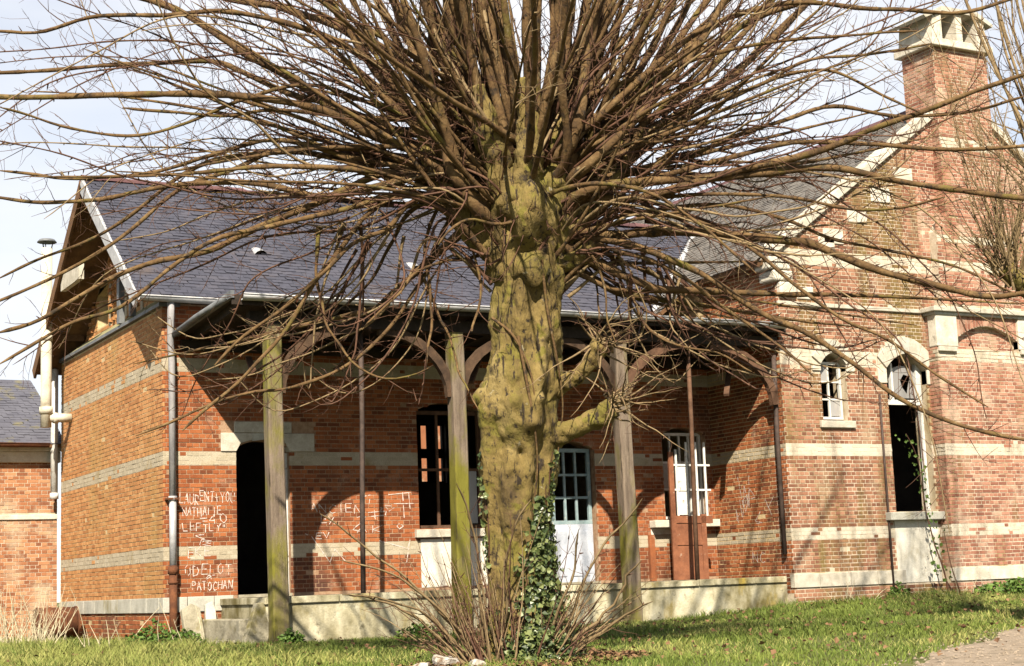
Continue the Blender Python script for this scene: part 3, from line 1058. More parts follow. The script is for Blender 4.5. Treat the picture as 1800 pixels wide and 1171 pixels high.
# window by the return wall
window('window', 10.06, 11.09, 2.14, 3.85, 0.18, ST, 4, 3, 'paint_white', 0.04, 0.055, panes=[(0, 1)])
box_obj('window_sill', 'limestone_white', ST, 9.66, 11.2, -0.22, 0.25, 1.97, 2.11, 0.012)
box_obj('wall_panel', 'render_white', ST, 9.68, 10.3, -0.02, 0.0, 1.84, 1.965)
box_obj('pilaster', 'brick', ST, 9.60, 9.72, -0.07, 0.0, 0.95, 1.83)

# inside
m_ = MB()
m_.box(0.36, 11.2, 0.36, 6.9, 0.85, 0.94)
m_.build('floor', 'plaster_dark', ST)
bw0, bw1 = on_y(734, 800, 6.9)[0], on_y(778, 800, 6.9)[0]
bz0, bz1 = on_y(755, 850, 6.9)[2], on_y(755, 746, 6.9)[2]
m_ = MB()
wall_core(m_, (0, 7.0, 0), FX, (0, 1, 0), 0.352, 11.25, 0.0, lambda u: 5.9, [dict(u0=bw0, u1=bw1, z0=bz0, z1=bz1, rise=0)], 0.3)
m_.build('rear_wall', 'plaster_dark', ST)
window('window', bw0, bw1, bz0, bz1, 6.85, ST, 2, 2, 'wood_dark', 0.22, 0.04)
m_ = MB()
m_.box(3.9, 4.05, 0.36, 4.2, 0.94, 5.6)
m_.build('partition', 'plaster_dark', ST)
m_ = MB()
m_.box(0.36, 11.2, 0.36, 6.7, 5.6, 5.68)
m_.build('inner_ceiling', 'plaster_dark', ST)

# chalk writing
FONT = {'A': [[(0, 0), (.5, 1), (1, 0)], [(.2, .4), (.8, .4)]], 'B': [[(0, 0), (0, 1), (.8, .85), (.7, .55), (0, .5), (.9, .35), (.8, .05), (0, 0)]],
        'C': [[(1, .85), (.5, 1), (.05, .6), (.1, .2), (.5, 0), (1, .12)]], 'D': [[(0, 0), (0, 1), (.7, .85), (.95, .5), (.7, .12), (0, 0)]],
        'E': [[(1, 1), (0, 1), (0, 0), (1, 0)], [(0, .5), (.8, .5)]], 'F': [[(1, 1), (0, 1), (0, 0)], [(0, .5), (.7, .5)]],
        'H': [[(0, 0), (0, 1)], [(1, 0), (1, 1)], [(0, .5), (1, .5)]], 'I': [[(.5, 0), (.5, 1)]], 'K': [[(0, 0), (0, 1)], [(1, 1), (0, .45), (1, 0)]],
        'L': [[(0, 1), (0, 0), (.9, 0)]], 'M': [[(0, 0), (.1, 1), (.5, .4), (.9, 1), (1, 0)]], 'N': [[(0, 0), (0, 1), (1, 0), (1, 1)]],
        'O': [[(.5, 0), (.1, .25), (.1, .75), (.5, 1), (.9, .75), (.9, .25), (.5, 0)]], 'P': [[(0, 0), (0, 1), (.8, .9), (.85, .6), (0, .48)]],
        'R': [[(0, 0), (0, 1), (.8, .9), (.8, .6), (0, .5), (.9, 0)]], 'T': [[(.5, 0), (.5, 1)], [(0, 1), (1, 1)]],
        'U': [[(0, 1), (.05, .2), (.5, 0), (.95, .2), (1, 1)]], 'V': [[(0, 1), (.5, 0), (1, 1)]], 'X': [[(0, 0), (1, 1)], [(0, 1), (1, 0)]],
        'Y': [[(0, 1), (.5, .5), (1, 1)], [(.5, .5), (.5, 0)]], 'W': [[(0, 1), (.25, 0), (.5, .7), (.75, 0), (1, 1)]], '4': [[(.7, 0), (.7, 1), (0, .35), (1, .35)]],
        '0': [[(.5, 0), (.1, .3), (.1, .7), (.5, 1), (.9, .7), (.9, .3), (.5, 0)]], '=': [[(0, .35), (1, .35)], [(0, .65), (1, .65)]], '+': [[(.5, .1), (.5, .9)], [(.1, .5), (.9, .5)]],
        '1': [[(.5, 0), (.5, 1), (.2, .75)]], "'": [[(.5, .7), (.6, 1)]], '"': [[(.3, .6), (.3, .9)], [(.6, .6), (.6, .9)]]}


def chalk(mbx, P, strokes, w=0.014):
    """strokes: lists of (u, z) in wall metres; P(u, z, n) -> point"""
    for st_ in strokes:
        for a, b in zip(st_[:-1], st_[1:]):
            a, b = np.array(a), np.array(b)
            d = b - a
            L = np.linalg.norm(d)
            if L < 1e-4:
                continue
            d /= L
            n_ = np.array([-d[1], d[0]]) * w / 2
            m__ = max(1, int(L / 0.035))
            w0_ = random.uniform(0.5, 1.2)
            for g in range(m__):
                w1_ = random.uniform(0.35, 1.25)
                if random.random() < 0.94:
                    e0, e1 = a + d * L * g / m__ - d * .002, a + d * L * (g + 1) / m__ + d * .002
                    k = random.uniform(0.0078, 0.0108)
                    mbx.add([P(x_[0], x_[1], k) for x_ in (e0 - n_ * w0_, e1 - n_ * w1_, e1 + n_ * w1_, e0 + n_ * w0_)], [(0, 1, 2, 3)])
                w0_ = w1_


def write(mbx, P, text, u, z, w, h, jit=0.12, sw=0.014):
    cw = w / len(text)
    for i_, c_ in enumerate(text):
        if c_ == ' ' or c_ not in FONT:
            continue
        du, dz = random.gauss(0, jit * cw * 0.4), random.gauss(0, jit * h * 0.7)
        sk = random.gauss(0, 0.12)
        chalk(mbx, P, [[(u + i_ * cw + du + (a + sk * b) * cw * 0.72, z + dz + b * h * (1 + 0.0)) for a, b in st_] for st_ in FONT[c_]], sw)


def PFW(u, z, n):
    return (u, -n, z)


def scribble(mbx, P, u, z, w, h, n=8, sw=0.011):
    p = [(u + random.random() * w, z + random.random() * h) for _ in range(n)]
    chalk(mbx, P, [p], sw)


m_ = MB()
write(m_, PFW, "LAURENT+YOU", 0.27, 2.55, 0.98, 0.17)
tag(m_.build('chalk_writing', 'chalk', ST), kind='stuff')
m_ = MB()
write(m_, PFW, "NATHALIE", 0.32, 2.34, 0.70, 0.14)
tag(m_.build('chalk_writing', 'chalk', ST), kind='stuff')
m_ = MB()
write(m_, PFW, "=40", 0.62, 2.18, 0.52, 0.16)
tag(m_.build('chalk_writing', 'chalk', ST), kind='stuff')
m_ = MB()
write(m_, PFW, 'LEFTLY"', 0.34, 2.08, 0.78, 0.13)
tag(m_.build('chalk_writing', 'chalk', ST), kind='stuff')
m_ = MB()
scribble(m_, PFW, 0.52, 1.9, 0.25, 0.12)
tag(m_.build('chalk_writing', 'chalk', ST), kind='stuff')
m_ = MB()
scribble(m_, PFW, 0.6, 1.84, 0.22, 0.1)
tag(m_.build('chalk_writing', 'chalk', ST), kind='stuff')
m_ = MB()
write(m_, PFW, "EKE", 0.42, 1.66, 0.42, 0.17)
tag(m_.build('chalk_writing', 'chalk', ST), kind='stuff')
m_ = MB()
write(m_, PFW, "ODELOT", 0.36, 1.36, 0.84, 0.17)
tag(m_.build('chalk_writing', 'chalk', ST), kind='stuff')
m_ = MB()
scribble(m_, PFW, 0.7, 1.27, 0.12, 0.09)
tag(m_.build('chalk_writing', 'chalk', ST), kind='stuff')
m_ = MB()
write(m_, PFW, "PATOCHAN", 0.48, 1.10, 0.72, 0.14)
tag(m_.build('chalk_writing', 'chalk', ST), kind='stuff')
m_ = MB()
write(m_, PFW, "ANCIEN", 2.62, 2.34, 0.98, 0.15)
tag(m_.build('chalk_writing', 'chalk', ST), kind='stuff')
m_ = MB()
write(m_, PFW, "EX", 2.8, 2.16, 0.3, 0.13)
tag(m_.build('chalk_writing', 'chalk', ST), kind='stuff')
for st_ in [[(3.55, 2.62), (3.75, 2.66), (3.72, 2.5)], [(4.1, 2.66), (4.55, 2.7)], [(4.38, 2.7), (4.4, 2.25)], [(4.2, 2.5), (4.6, 2.5)], [(4.5, 2.7), (4.52, 2.4)],
                [(2.62, 1.95), (2.95, 1.5), (3.05, 1.72), (3.25, 1.5)], [(3.9, 1.85), (4.45, 1.7), (4.5, 1.85), (4.42, 1.45)], [(3.45, 2.1), (3.6, 2.2), (3.55, 2.02), (3.4, 2.05), (3.45, 2.1)],
                [(4.3, 2.15), (4.38, 2.1), (4.3, 2.05), (4.25, 2.1), (4.3, 2.15)], [(3.7, 2.35), (4.05, 2.37), (4.03, 2.3), (3.75, 2.28)], [(2.5, 2.0), (2.55, 1.98)]]:
    m_ = MB()
    chalk(m_, PFW, [st_])
    tag(m_.build('chalk_writing', 'chalk', ST), kind='stuff')
m_ = MB()
write(m_, PFW, "AK", 3.5, 2.0, 0.5, 0.12)
tag(m_.build('chalk_writing', 'chalk', ST), kind='stuff')
m_ = MB()
write(m_, PFW, "EV", 2.7, 1.9, 0.3, 0.1)
tag(m_.build('chalk_writing', 'chalk', ST), kind='stuff')
for k in range(4):
    m_ = MB()
    scribble(m_, PFW, 3.4 + 0.2 * k, 2.15 + 0.05 * k, 0.25, 0.2, 4, 0.009)
    tag(m_.build('chalk_writing', 'chalk', ST), kind='stuff')
m_ = MB()
scribble(m_, PFW, 8.9, 2.4, 0.2, 0.2, 7)
tag(m_.build('chalk_writing', 'chalk', ST), kind='stuff')
print('bricks station', B1.finish(ST))

# ================================================================== gabled house on the right
HO = thing('gabled_house', 'tall gabled brick house with white stone dressings and chimney, at right', 'house', (16.4, 4, 0.4))
B2 = Bricks(['brick_pink', 'paint_brick_pink', 'brick', 'paint_brick', 'brick_brown'], joint=0.018)
HX, HY, HXR = 11.25, -2.35, 21.55
RX, RRZ = 16.4, 10.82


def roofz(X):
    return RRZ - 0.72 * abs(X - RX)


sw = dict(u0=12.20 - HX, u1=12.84 - HX, z0=3.86, z1=5.17, rise=0.22)
tw = dict(u0=13.86 - HX, u1=14.92 - HX, z0=2.10, z1=5.22, rise=0.30)
tw3 = dict(u0=18.0 - HX, u1=19.0 - HX, z0=2.10, z1=5.22, rise=0.30)
ops2 = [sw, tw, tw3]
m_ = MB()
wall_core(m_, (HX, HY, 0), FX, FN, 0.0, HXR - HX, 0.0, lambda u: roofz(HX + u) - 0.02, ops2, 0.4, extra=(RX - HX,))
m_.build('front_wall', 'mortar_pale', HO)
HB = [(1.60, 1.8265), (3.1855, 3.412), (4.95, 5.2), (6.9, 7.15)]
hood1 = dict(u0=sw['u0'] - 0.22, u1=sw['u1'] + 0.22, z0=4.80, z1=5.45, rise=0.3)
hood2 = dict(u0=tw['u0'] - 0.24, u1=tw['u1'] + 0.08, z0=4.75, z1=5.58, rise=0.42)
pan = dict(u0=13.78 - HX, u1=14.92 - HX, z0=0.72, z1=2.08)
plin = dict(u0=-0.1, u1=12, z0=0.70, z1=0.98)
B2.lay((HX, HY, 0), FX, FN, 3.76, 6.76, 1.60 + 60 * CH, 10.8, (), [], HB, clip=lambda z: (RX - HX - (RRZ - 0.1 - z) / 0.72, RX - HX + (RRZ - 0.1 - z) / 0.72))
B2.lay((HX, HY, 0), FX, FN, -0.006, 3.76, 1.60 - 17 * CH, 10.8, ops2 + [hood1, hood2], [pan, plin], HB, m=4, clip=lambda z: (RX - HX - (RRZ - 0.1 - z) / 0.72, RX - HX + (RRZ - 0.1 - z) / 0.72))
B2.lay((HX, HY, 0), FX, FN, 6.76, HXR - HX, 1.60 - 17 * CH, 10.8, ops2, [plin], HB, clip=lambda z: (RX - HX - (RRZ - 0.1 - z) / 0.72, RX - HX + (RRZ - 0.1 - z) / 0.72))
for z0, z1 in HB:
    k0 = math.floor((z0 - 1.60) / CH + 0.5)
    zz0, zz1 = 1.60 + k0 * CH - 0.004, 1.60 + (k0 + 3) * CH + 0.004
    x0_ = max(HX, RX - (RRZ - zz1) / 0.72 + 0.1)
    us = [x0_] + sorted(HX + v for op in (sw, tw) if op['z0'] < zz1 and op['z1'] > zz0 for v in (op['u0'], op['u1'])) + [14.999]
    for a, b in zip(us[::2], us[1::2]):
        box_obj('band_paint', 'paint_brick_pink', HO, a, b, HY - 0.003, HY, zz0, zz1)
    if z0 < 4:
        box_obj('band_paint', 'paint_brick_pink', HO, 15.0, 17.8, HY - 0.283, HY - 0.28, zz0, zz1)
# return wall towards the porch
m_ = MB()
wall_core(m_, (HX, 0, 0), FY_, LN, -1.948, 10.0, 0.0, lambda u: 6.9, [], 0.35)
m_.build('return_wall', 'mortar_ochre', HO)
B2.lay((HX, 0, 0), FY_, LN, -2.356, 0.0, 1.60 - 13 * CH, 6.9, [], [], BANDS, m=2, mband=3, phase=1)
# plinth stones along the front
x = HX - 0.02
while x < 15.0:
    w = min(random.uniform(0.6, 1.0), 15.0 - x)
    if not (13.72 < x + w / 2 < 14.95):
        box_obj('plinth_stone', 'limestone', HO, x, x + w - 0.01, HY - 0.03, HY + 0.1, 0.722, 0.975, 0.008)
    x += w
# chimney breast and chimney
BX0, BX1, BY = 15.0, 17.8, HY - 0.28
m_ = MB()
bz = 6.1
blind = dict(u0=0.55, u1=2.25, z0=5.33, z1=5.82, rise=0.28)
wall_core(m_, (BX0, BY, 0), FX, FN, 0.0, BX1 - BX0, 0.0, lambda u: bz, [blind], 0.278)
m_.box(BX0 + 0.5, BX1 - 0.5, HY - 0.16, HY - 0.005, 5.2, 5.9, 0)
m_.prism([(0.3, 6.105), (2.5, 6.105), (2.5, 7.75), (2.2, 8.1), (0.55, 8.1), (0.3, 7.75)], (BX0, BY, 0), (1, 0, 0), (0, 0, 1), FN, -0.277, -0.06)
m_.build('chimney_breast', 'mortar_pale', HO)
HB2 = [(1.60, 1.8265), (3.1855, 3.412), (5.05, 5.32)]
corb = [dict(u0=-0.1, u1=0.55, z0=5.3, z1=6.05), dict(u0=2.25, u1=2.9, z0=5.3, z1=6.05)]
B2.lay((BX0, BY, 0), FX, FN, -0.006, BX1 - BX0, 1.60 - 17 * CH, 6.08, [blind], [plin] + corb + [dict(u0=0.5, u1=2.3, z0=5.56, z1=6.06)], HB2)
B2.lay((BX0, 0, 0), FY_, LN, BY - 0.006, HY, 1.60 - 17 * CH, 6.05, [], [dict(u0=-5, u1=5, z0=0.70, z1=0.98)], HB2, phase=1)
B2.lay((BX0, HY - 0.16, 0), FX, FN, 0.56, 2.24, 5.33, 5.8, [], [])
B2.lay((BX0, BY + 0.06, 0), FX, FN, 0.3, 2.5, 6.25, 8.1, [], [], [(6.9, 7.15), (7.5, 7.72)])
box_obj('plinth_stone', 'limestone_white', HO, BX0 - 0.02, 15.9, BY - 0.03, BY + 0.1, 0.722, 0.975, 0.008)
box_obj('plinth_stone', 'limestone_white', HO, 15.91, 16.8, BY - 0.03, BY + 0.1, 0.722, 0.975, 0.008)
box_obj('plinth_stone', 'limestone_white', HO, 16.81, BX1, BY - 0.03, BY + 0.1, 0.722, 0.975, 0.008)
for a, b in ((BX0 - 0.02, BX0 + 0.55), (BX0 + 2.25, BX1 + 0.02)):
    box_obj('corbel_stone', 'limestone_white', HO, a, b, BY - 0.05, BY + 0.2, 5.36, 6.03, 0.02)
    box_obj('corbel_foot', 'limestone', HO, a + 0.03, b - 0.06, BY - 0.07, BY + 0.2, 5.26, 5.355, 0.015)
# soldier course over the blind arch
for k in range(22):
    u = 0.58 + k * 0.0755
    zc = o_top(blind, u + 0.03)
    m_ = MB()
    m_.prism([(u, zc + 0.008), (u + 0.063, zc + 0.008), (u + 0.063, 6.02), (u, 6.02)], (BX0, BY, 0), (1, 0, 0), (0, 0, 1), FN, -0.03, 0.008)
    m_.build('arch_brick', 'brick_pink', HO)
box_obj('cornice', 'limestone', HO, BX0 - 0.12, BX1 + 0.12, BY - 0.14, HY - 0.004, 6.06, 6.16, 0.015)
box_obj('cornice_fillet', 'plinth', HO, BX0 - 0.06, BX1 + 0.06, BY - 0.08, HY - 0.006, 6.0, 6.058, 0.01)
box_obj('string_course', 'limestone', HO, HX + 0.0, BX0 - 0.13, HY - 0.05, HY + 0.05, 6.06, 6.14, 0.01)
CX0, CX1, CYF, CYB, CT = 15.6, 17.1, -2.58, -1.66, 11.7
m_ = MB()
m_.box(CX0, CX1, CYF, CYB, 8.1, CT)
m_.build('chimney_shaft', 'mortar_pale', HO)
B2.lay((CX0, CYF, 0), FX, FN, -0.006, CX1 - CX0, 8.1, CT, [], [], [(9.55, 9.75)])
B2.lay((CX0, 0, 0), FY_, LN, CYF - 0.006, CYB, 8.1, CT, phase=1)
CP = box_obj('chimney_cap', 'limestone_white', HO, CX0 - 0.12, CX1 + 0.12, CYF - 0.12, CYB + 0.12, CT, CT + 0.16, 0.02)
zc0 = CT + 0.16
for a, b in ((CX0 - 0.04, CX0 + 0.26), (CX0 + 0.67, CX0 + 0.84), (CX1 - 0.26, CX1 + 0.04)):
    m_ = MB()
    tp = 0.08
    m_.prism([(a, zc0), (b, zc0), (b - (tp if b > CX0 + 0.7 and b > CX1 - 0.1 else 0), zc0 + 0.62), (a + (tp if a < CX0 else 0), zc0 + 0.62)], (0, CYF - 0.04, 0), (1, 0, 0), (0, 0, 1), (0, 1, 0), 0, CYB - CYF + 0.08)
    m_.build('cap_pier', 'limestone_white', CP)
m_ = MB()
m_.prism([(CX0 - 0.27, zc0 + 0.46), (CX0 - 0.22, zc0 + 0.41), (CX0 + 0.26, zc0 + 0.622), (CX1 - 0.26, zc0 + 0.622), (CX1 + 0.17, zc0 + 0.44), (CX1 + 0.2, zc0 + 0.5), (CX1 - 0.25, zc0 + 0.72), (CX0 + 0.25, zc0 + 0.72)], (0, CYF - 0.1, 0), (1, 0, 0), (0, 0, 1), (0, 1, 0), 0, CYB - CYF + 0.2)
m_.build('cap_slab', 'limestone', CP)
m_ = MB()
m_.box(CX0 + 0.27, CX1 - 0.27, CYF + 0.6, CYF + 0.65, zc0 + 0.001, zc0 + 0.6)
m_.build('cap_dark_sheet', 'wood_dark', CP)  # dark sheet standing in for the shade inside the cap openings
# gable coping stones and kneelers
for side in (-1, 1):
    s = 0.0
    tot = math.hypot(RX - HX + 0.1, 0.72 * (RX - HX + 0.1))
    dx, dz = 1 / math.hypot(1, 0.72), 0.72 / math.hypot(1, 0.72)
    k = 0
    while s < tot - 0.1:
        L = random.uniform(0.5, 0.62)
        a = RX + side * (RX - HX + 0.1 - s * dx)
        b = RX + side * (RX - HX + 0.1 - min(s + L - 0.015, tot) * dx)
        p = (a, HY - 0.08 + 0.2, roofz(a) + 0.05)
        q = (b, HY - 0.08 + 0.2, roofz(b) + 0.05)
        MB().bar(p, q, 0.42, 0.17, up=(0, 0, 1)).build('coping_stone', 'limestone' if k % 3 else 'limestone_white', HO, bevel=0.01)
        s += L
        k += 1
    kx = RX + side * (RX - HX)
    for z0, z1, w0, w1 in ((6.25, 6.5, -0.02, 0.42), (6.52, 6.72, 0.12, 0.35), (6.74, 6.98, 0.22, 0.3)):
        xa, xb = sorted((kx + side * w0, kx - side * w1))
        box_obj('kneeler_stone', 'limestone_white', HO, xa, xb, HY - 0.12, HY + 0.35, z0, z1, 0.03)
    for q in range(2):
        xa = kx - side * (0.5 + q * 0.62)
        xa, xb = sorted((xa, xa - side * 0.4))
        box_obj('gable_stone', 'limestone_white', HO, xa, xb, HY - 0.03, HY + 0.1, 6.2 + 1.05 * q, 6.45 + 1.05 * q, 0.015)
for q, (xx, zz) in enumerate(((12.5, 7.35), (13.15, 7.82), (13.8, 8.29), (14.45, 8.76))):
    box_obj('gable_stone', 'limestone_white', HO, xx, xx + 0.5, HY - 0.03, HY + 0.1, zz, zz + 0.3, 0.015)


def hood(op, parent, wide, base, yf, keyh):
    """voussoir stones round an arched head plus the two springers"""
    um, hw = (op['u0'] + op['u1']) / 2, (op['u1'] - op['u0']) / 2
    n = 5
    outer = lambda t: (um + (hw + wide) * t, op['z1'] + keyh - (op['rise'] + 0.12) * t * t)
    inner = lambda t: (um + hw * t, op['z1'] - op['rise'] * t * t)
    ts = np.linspace(-1, 1, n + 1)
    for a, b in zip(ts[:-1], ts[1:]):
        a2, b2 = a + 0.008, b - 0.008
        mid = (a2 + b2) / 2
        poly = [inner(a2), inner(mid), inner(b2), outer(b2), outer(mid), outer(a2)]
        MB().prism(poly, (HX, HY, 0), (1, 0, 0), (0, 0, 1), FN, -0.15, 0.035 + random.uniform(0, 0.01)).build('hood_stone', 'limestone' if abs(mid) > 0.3 else 'plinth', parent, bevel=0.008)
    for sgn in (-1, 1):
        e = um + sgn * hw
        zt = op['z1'] - op['rise'] - 0.01
        o_ = um + sgn * (hw + wide)
        u0_, u1_ = sorted((e, o_))
        box_obj('springer_stone', 'limestone_white', parent, HX + u0_, HX + min(u1_, 3.74), HY - 0.035, HY + 0.15, base, zt + 0.0, 0.01)


hood(sw, HO, 0.2, 4.82, HY, 0.26)
hood(tw, HO, 0.22, 4.62, HY, 0.34)
# windows
W1 = window('window', 12.21, 12.83, 3.9, 5.02, HY + 0.18, HO, 2, 3, 'paint_white', 0.035, 0.05, panes=[(0, 2), (1, 0)])
box_obj('window_sill', 'limestone', HO, 12.1, 12.95, HY - 0.07, HY + 0.25, 3.72, 3.855, 0.01)
m_ = MB()
y0 = HY + 0.2
for a, b, c, d in ((14.85, 14.91, 2.12, 5.1), (13.88, 14.85, 4.22, 4.32), (14.13, 14.18, 4.32, 5.05), (14.79, 14.85, 4.32, 5.05)):
    m_.box(a, b, y0 - 0.04, y0 + 0.04, c, d)
W2 = m_.build('window', 'paint_white', HO)
tp = MB()
ring = [(14.20, 4.36), (14.76, 4.36), (14.76, 4.88), (14.62, 5.0), (14.4, 5.02), (14.2, 4.95)]
hole = [(14.40, 4.72), (14.44, 4.58), (14.55, 4.45), (14.60, 4.62), (14.66, 4.8), (14.5, 4.84)]
tp.add([(p[0], y0, p[1]) for p in ring] + [(p[0], y0, p[1]) for p in [hole[1], hole[2], hole[3], hole[4], hole[5], hole[0]]],
       [(0, 1, 7, 6), (1, 2, 9, 8), (1, 8, 7), (2, 3, 10, 9), (3, 4, 10), (4, 5, 11, 10), (5, 0, 6, 11)])
tp.build('broken_pane', glass, W2)
box_obj('window_sill', 'plinth', HO, 13.58, 14.985, HY - 0.16, HY + 0.25, 1.93, 2.085, 0.015)
box_obj('wall_panel', 'render_white', HO, 13.79, 14.91, HY - 0.012, HY + 0.1, 0.73, 1.925)
MB().tube([(13.62, HY - 0.04, 4.4), (13.62, HY - 0.04, 0.5)], 0.022, 6).build('cable_pipe', 'iron', HO)
# right-hand window past the breast
window('window', 18.02, 18.98, 2.12, 5.0, HY + 0.2, HO, 2, 3, 'paint_white', 0.05, 0.06)
box_obj('window_sill', 'limestone', HO, 17.9, 19.1, HY - 0.12, HY + 0.25, 1.95, 2.09, 0.01)
# inside of the house: dark rooms
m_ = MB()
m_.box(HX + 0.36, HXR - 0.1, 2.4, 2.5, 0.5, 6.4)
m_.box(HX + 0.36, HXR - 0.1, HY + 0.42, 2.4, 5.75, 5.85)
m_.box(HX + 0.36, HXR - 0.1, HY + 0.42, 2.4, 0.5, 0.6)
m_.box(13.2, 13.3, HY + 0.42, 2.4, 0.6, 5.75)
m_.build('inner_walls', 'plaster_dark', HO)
m_ = MB()
m_.box(HXR - 0.35, HXR, HY + 0.4, 10.0, 0, roofz(HXR) - 0.05)
m_.box(HX, HXR, 9.9, 10.2, 0, 6.6)
m_.build('rear_walls', 'brick_old', HO)
# roof: left slope with valley against the station roof, right slope
pz = lambda x_, y_: (x_, y_, roofz(x_))
deck([pz(10.98, -2.3), pz(RX, -2.3), pz(RX, 10.5), pz(9.5, 10.5), pz(9.5, E2Y + 0.5), pz(VX1, RY), pz(VX0, E1Y), pz(10.98, E1Y)], 0.1, ['slate_pale', 'wood_soffit'], 'roof', HO)
deck([pz(RX, -2.3), pz(22.1, -2.3), pz(22.1, 10.5), pz(RX, 10.5)], 0.1, ['slate_pale', 'wood_soffit'], 'roof', HO)
sd2 = np.array([1, 0, 0.72]) / math.hypot(1, 0.72)
nd2 = np.array([-0.72, 0, 1]) / math.hypot(1, 0.72)


def keep2(u, s):
    y_ = 10.5 - u
    x_ = 9.5 + s * sd2[0]
    if y_ < E1Y:
        return x_ > 11.0
    if y_ < RY:
        return x_ > VX0 + (y_ - E1Y) / (RY - E1Y) * (VX1 - VX0) + 0.1
    return x_ > VX1 - (y_ - RY) / (E2Y - RY) * (VX1 - 9.5)


slates(pz(9.5, 10.5), (0, -1, 0), sd2, nd2, 12.75, (RX - 9.5) / sd2[0], 0.12, 0.22, 'slate_pale', HO, keep2)
MB().bar((VX0, E1Y - 0.02, E1Z + 0.04), (VX1 - 0.1, RY - 0.1, RZ - 0.04), 0.34, 0.02, up=tuple(nd1 + nd2)).build('valley_flashing', 'zinc', HO)
d = ray(1240, 410)
t = ((np.array(pz(9.5, 0)) - CAM) @ nd2) / (d @ nd2)
roof_vent(CAM + d * t, sd2, nd2, (0, -1, 0), HO)
y = -2.2
while y < 10.3:
    MB().prism([(-0.13, -0.07), (0, 0.06), (0.13, -0.07), (0.11, -0.09), (0, 0.03), (-0.11, -0.09)], (RX, y, RRZ + 0.02), (1, 0, 0), (0, 0, 1), (0, 1, 0), 0, 0.36).build('ridge_tile', 'ridge', HO)
    y += 0.37
# chalk on the return wall
m_ = MB()


def PRW(u, z, n):
    return (HX - n, -u, z)


write(m_, PRW, "NC", 1.15, 1.22, 0.4, 0.2)
tag(m_.build('chalk_writing', 'chalk', HO), kind='stuff')
m_ = MB()
write(m_, PRW, "W", 0.9, 2.3, 0.5, 0.6)
tag(m_.build('chalk_writing', 'chalk', HO), kind='stuff')
for k in range(5):
    m_ = MB()
    scribble(m_, PRW, 0.5 + 0.25 * k, 1.95 + 0.12 * (k % 3), 0.4, 0.5, 5, 0.01)
    tag(m_.build('chalk_writing', 'chalk', HO), kind='stuff')
print('bricks house', B2.finish(HO, xlim=(1265, 1800)))

# ================================================================== outbuilding at the far left
OB = thing('outbuilding', 'low brick outbuilding with mossy slate roof, behind the left end wall', 'outbuilding', (-4, 9, 0.3))
B3 = Bricks(['brick_old', 'paint_brick_pink'])
OY = 7.35
m_ = MB()
wall_core(m_, (-12, OY, 0), FX, FN, 0, 12.0, 0.0, lambda u: 3.9, [], 0.3)
m_.build('front_wall', 'mortar_pale', OB)
B3.lay((-12, OY, 0), FX, FN, 0, 12.0, 0.25, 3.84, [], [dict(u0=-1, u1=13, z0=2.66, z1=2.8)])
box_obj('string_course', 'limestone_white', OB, -12, 0, OY - 0.04, OY + 0.05, 2.68, 2.78, 0.01)
box_obj('cornice', 'limestone_white', OB, -12, 0.05, OY - 0.1, OY + 0.1, 3.84, 4.06, 0.01)
box_obj('cornice_fillet', 'limestone_white', OB, -12, 0.05, OY - 0.17, OY + 0.1, 4.062, 4.17, 0.01)
deck([(-12.2, OY - 0.3, 4.2), (0.1, OY - 0.3, 4.2), (0.1, OY + 3, 5.95), (-12.2, OY + 3, 5.95)], 0.07, ['slate_far', 'wood_soffit'], 'roof', OB)
deck([(-12.2, OY + 3, 5.95), (0.1, OY + 3, 5.95), (0.1, OY + 6.2, 4.2), (-12.2, OY + 6.2, 4.2)], 0.07, ['slate_far', 'wood_soffit'], 'roof', OB)
so_ = math.hypot(3.3, 1.75)
slates((-12.2, OY - 0.3, 4.2), (1, 0, 0), np.array([0, 3.3, 1.75]) / so_, np.array([0, -1.75, 3.3]) / so_, 12.3, so_, 0.14, 0.24, 'slate_far', OB, lambda u, s: True)
gutter('gutter', (-12, OY - 0.36, 4.2), (-0.25, OY - 0.36, 4.2), 0.07, 'rust', OB)
box_obj('rear_wall', 'brick_old', OB, -12, 0, OY + 5.7, OY + 6.0, 0, 4.1)
print('bricks outbuilding', B3.finish(OB))

# house seen through the two windows, beyond the station
FH = thing('distant_house', 'sunlit brick house seen through the windows of the station', 'house', (17, 27, 0.4))
m_ = MB()
m_.box(9, 25, 25, 31, 0, 7.5)
m_.build('wall', 'brick_old', FH)
m_ = MB()
m_.prism([(-0.3, 7.5), (6.3, 7.5), (3, 9.6)], (8.8, 25, 0), (0, 1, 0), (0, 0, 1), (1, 0, 0), 0, 16.4)
m_.build('roof', 'slate', FH)
for k in range(5):
    box_obj('window', 'wood_dark', FH, 10 + 3 * k, 11 + 3 * k, 24.97, 25.02, 1.4, 2.8)

# ================================================================== the pollarded lime in front
TD = 18.0
TBASE = at(922, 1150, TD)
TREE = thing('pollarded_tree', 'big pollarded lime tree with mossy trunk and spray of bare branches', 'tree', (TBASE[0], TBASE[1], float(gz(TBASE[0], TBASE[1]))))


def smooth_noise(V, s, seed):
    rg = np.random.default_rng(seed)
    r = np.zeros(len(V))
    for k in range(7):
        d = rg.normal(size=3)
        d *= s * rg.uniform(0.6, 1.8) / np.linalg.norm(d)
        r += np.sin(V @ d + rg.uniform(0, 6.28)) / 7 ** 0.5
    return r


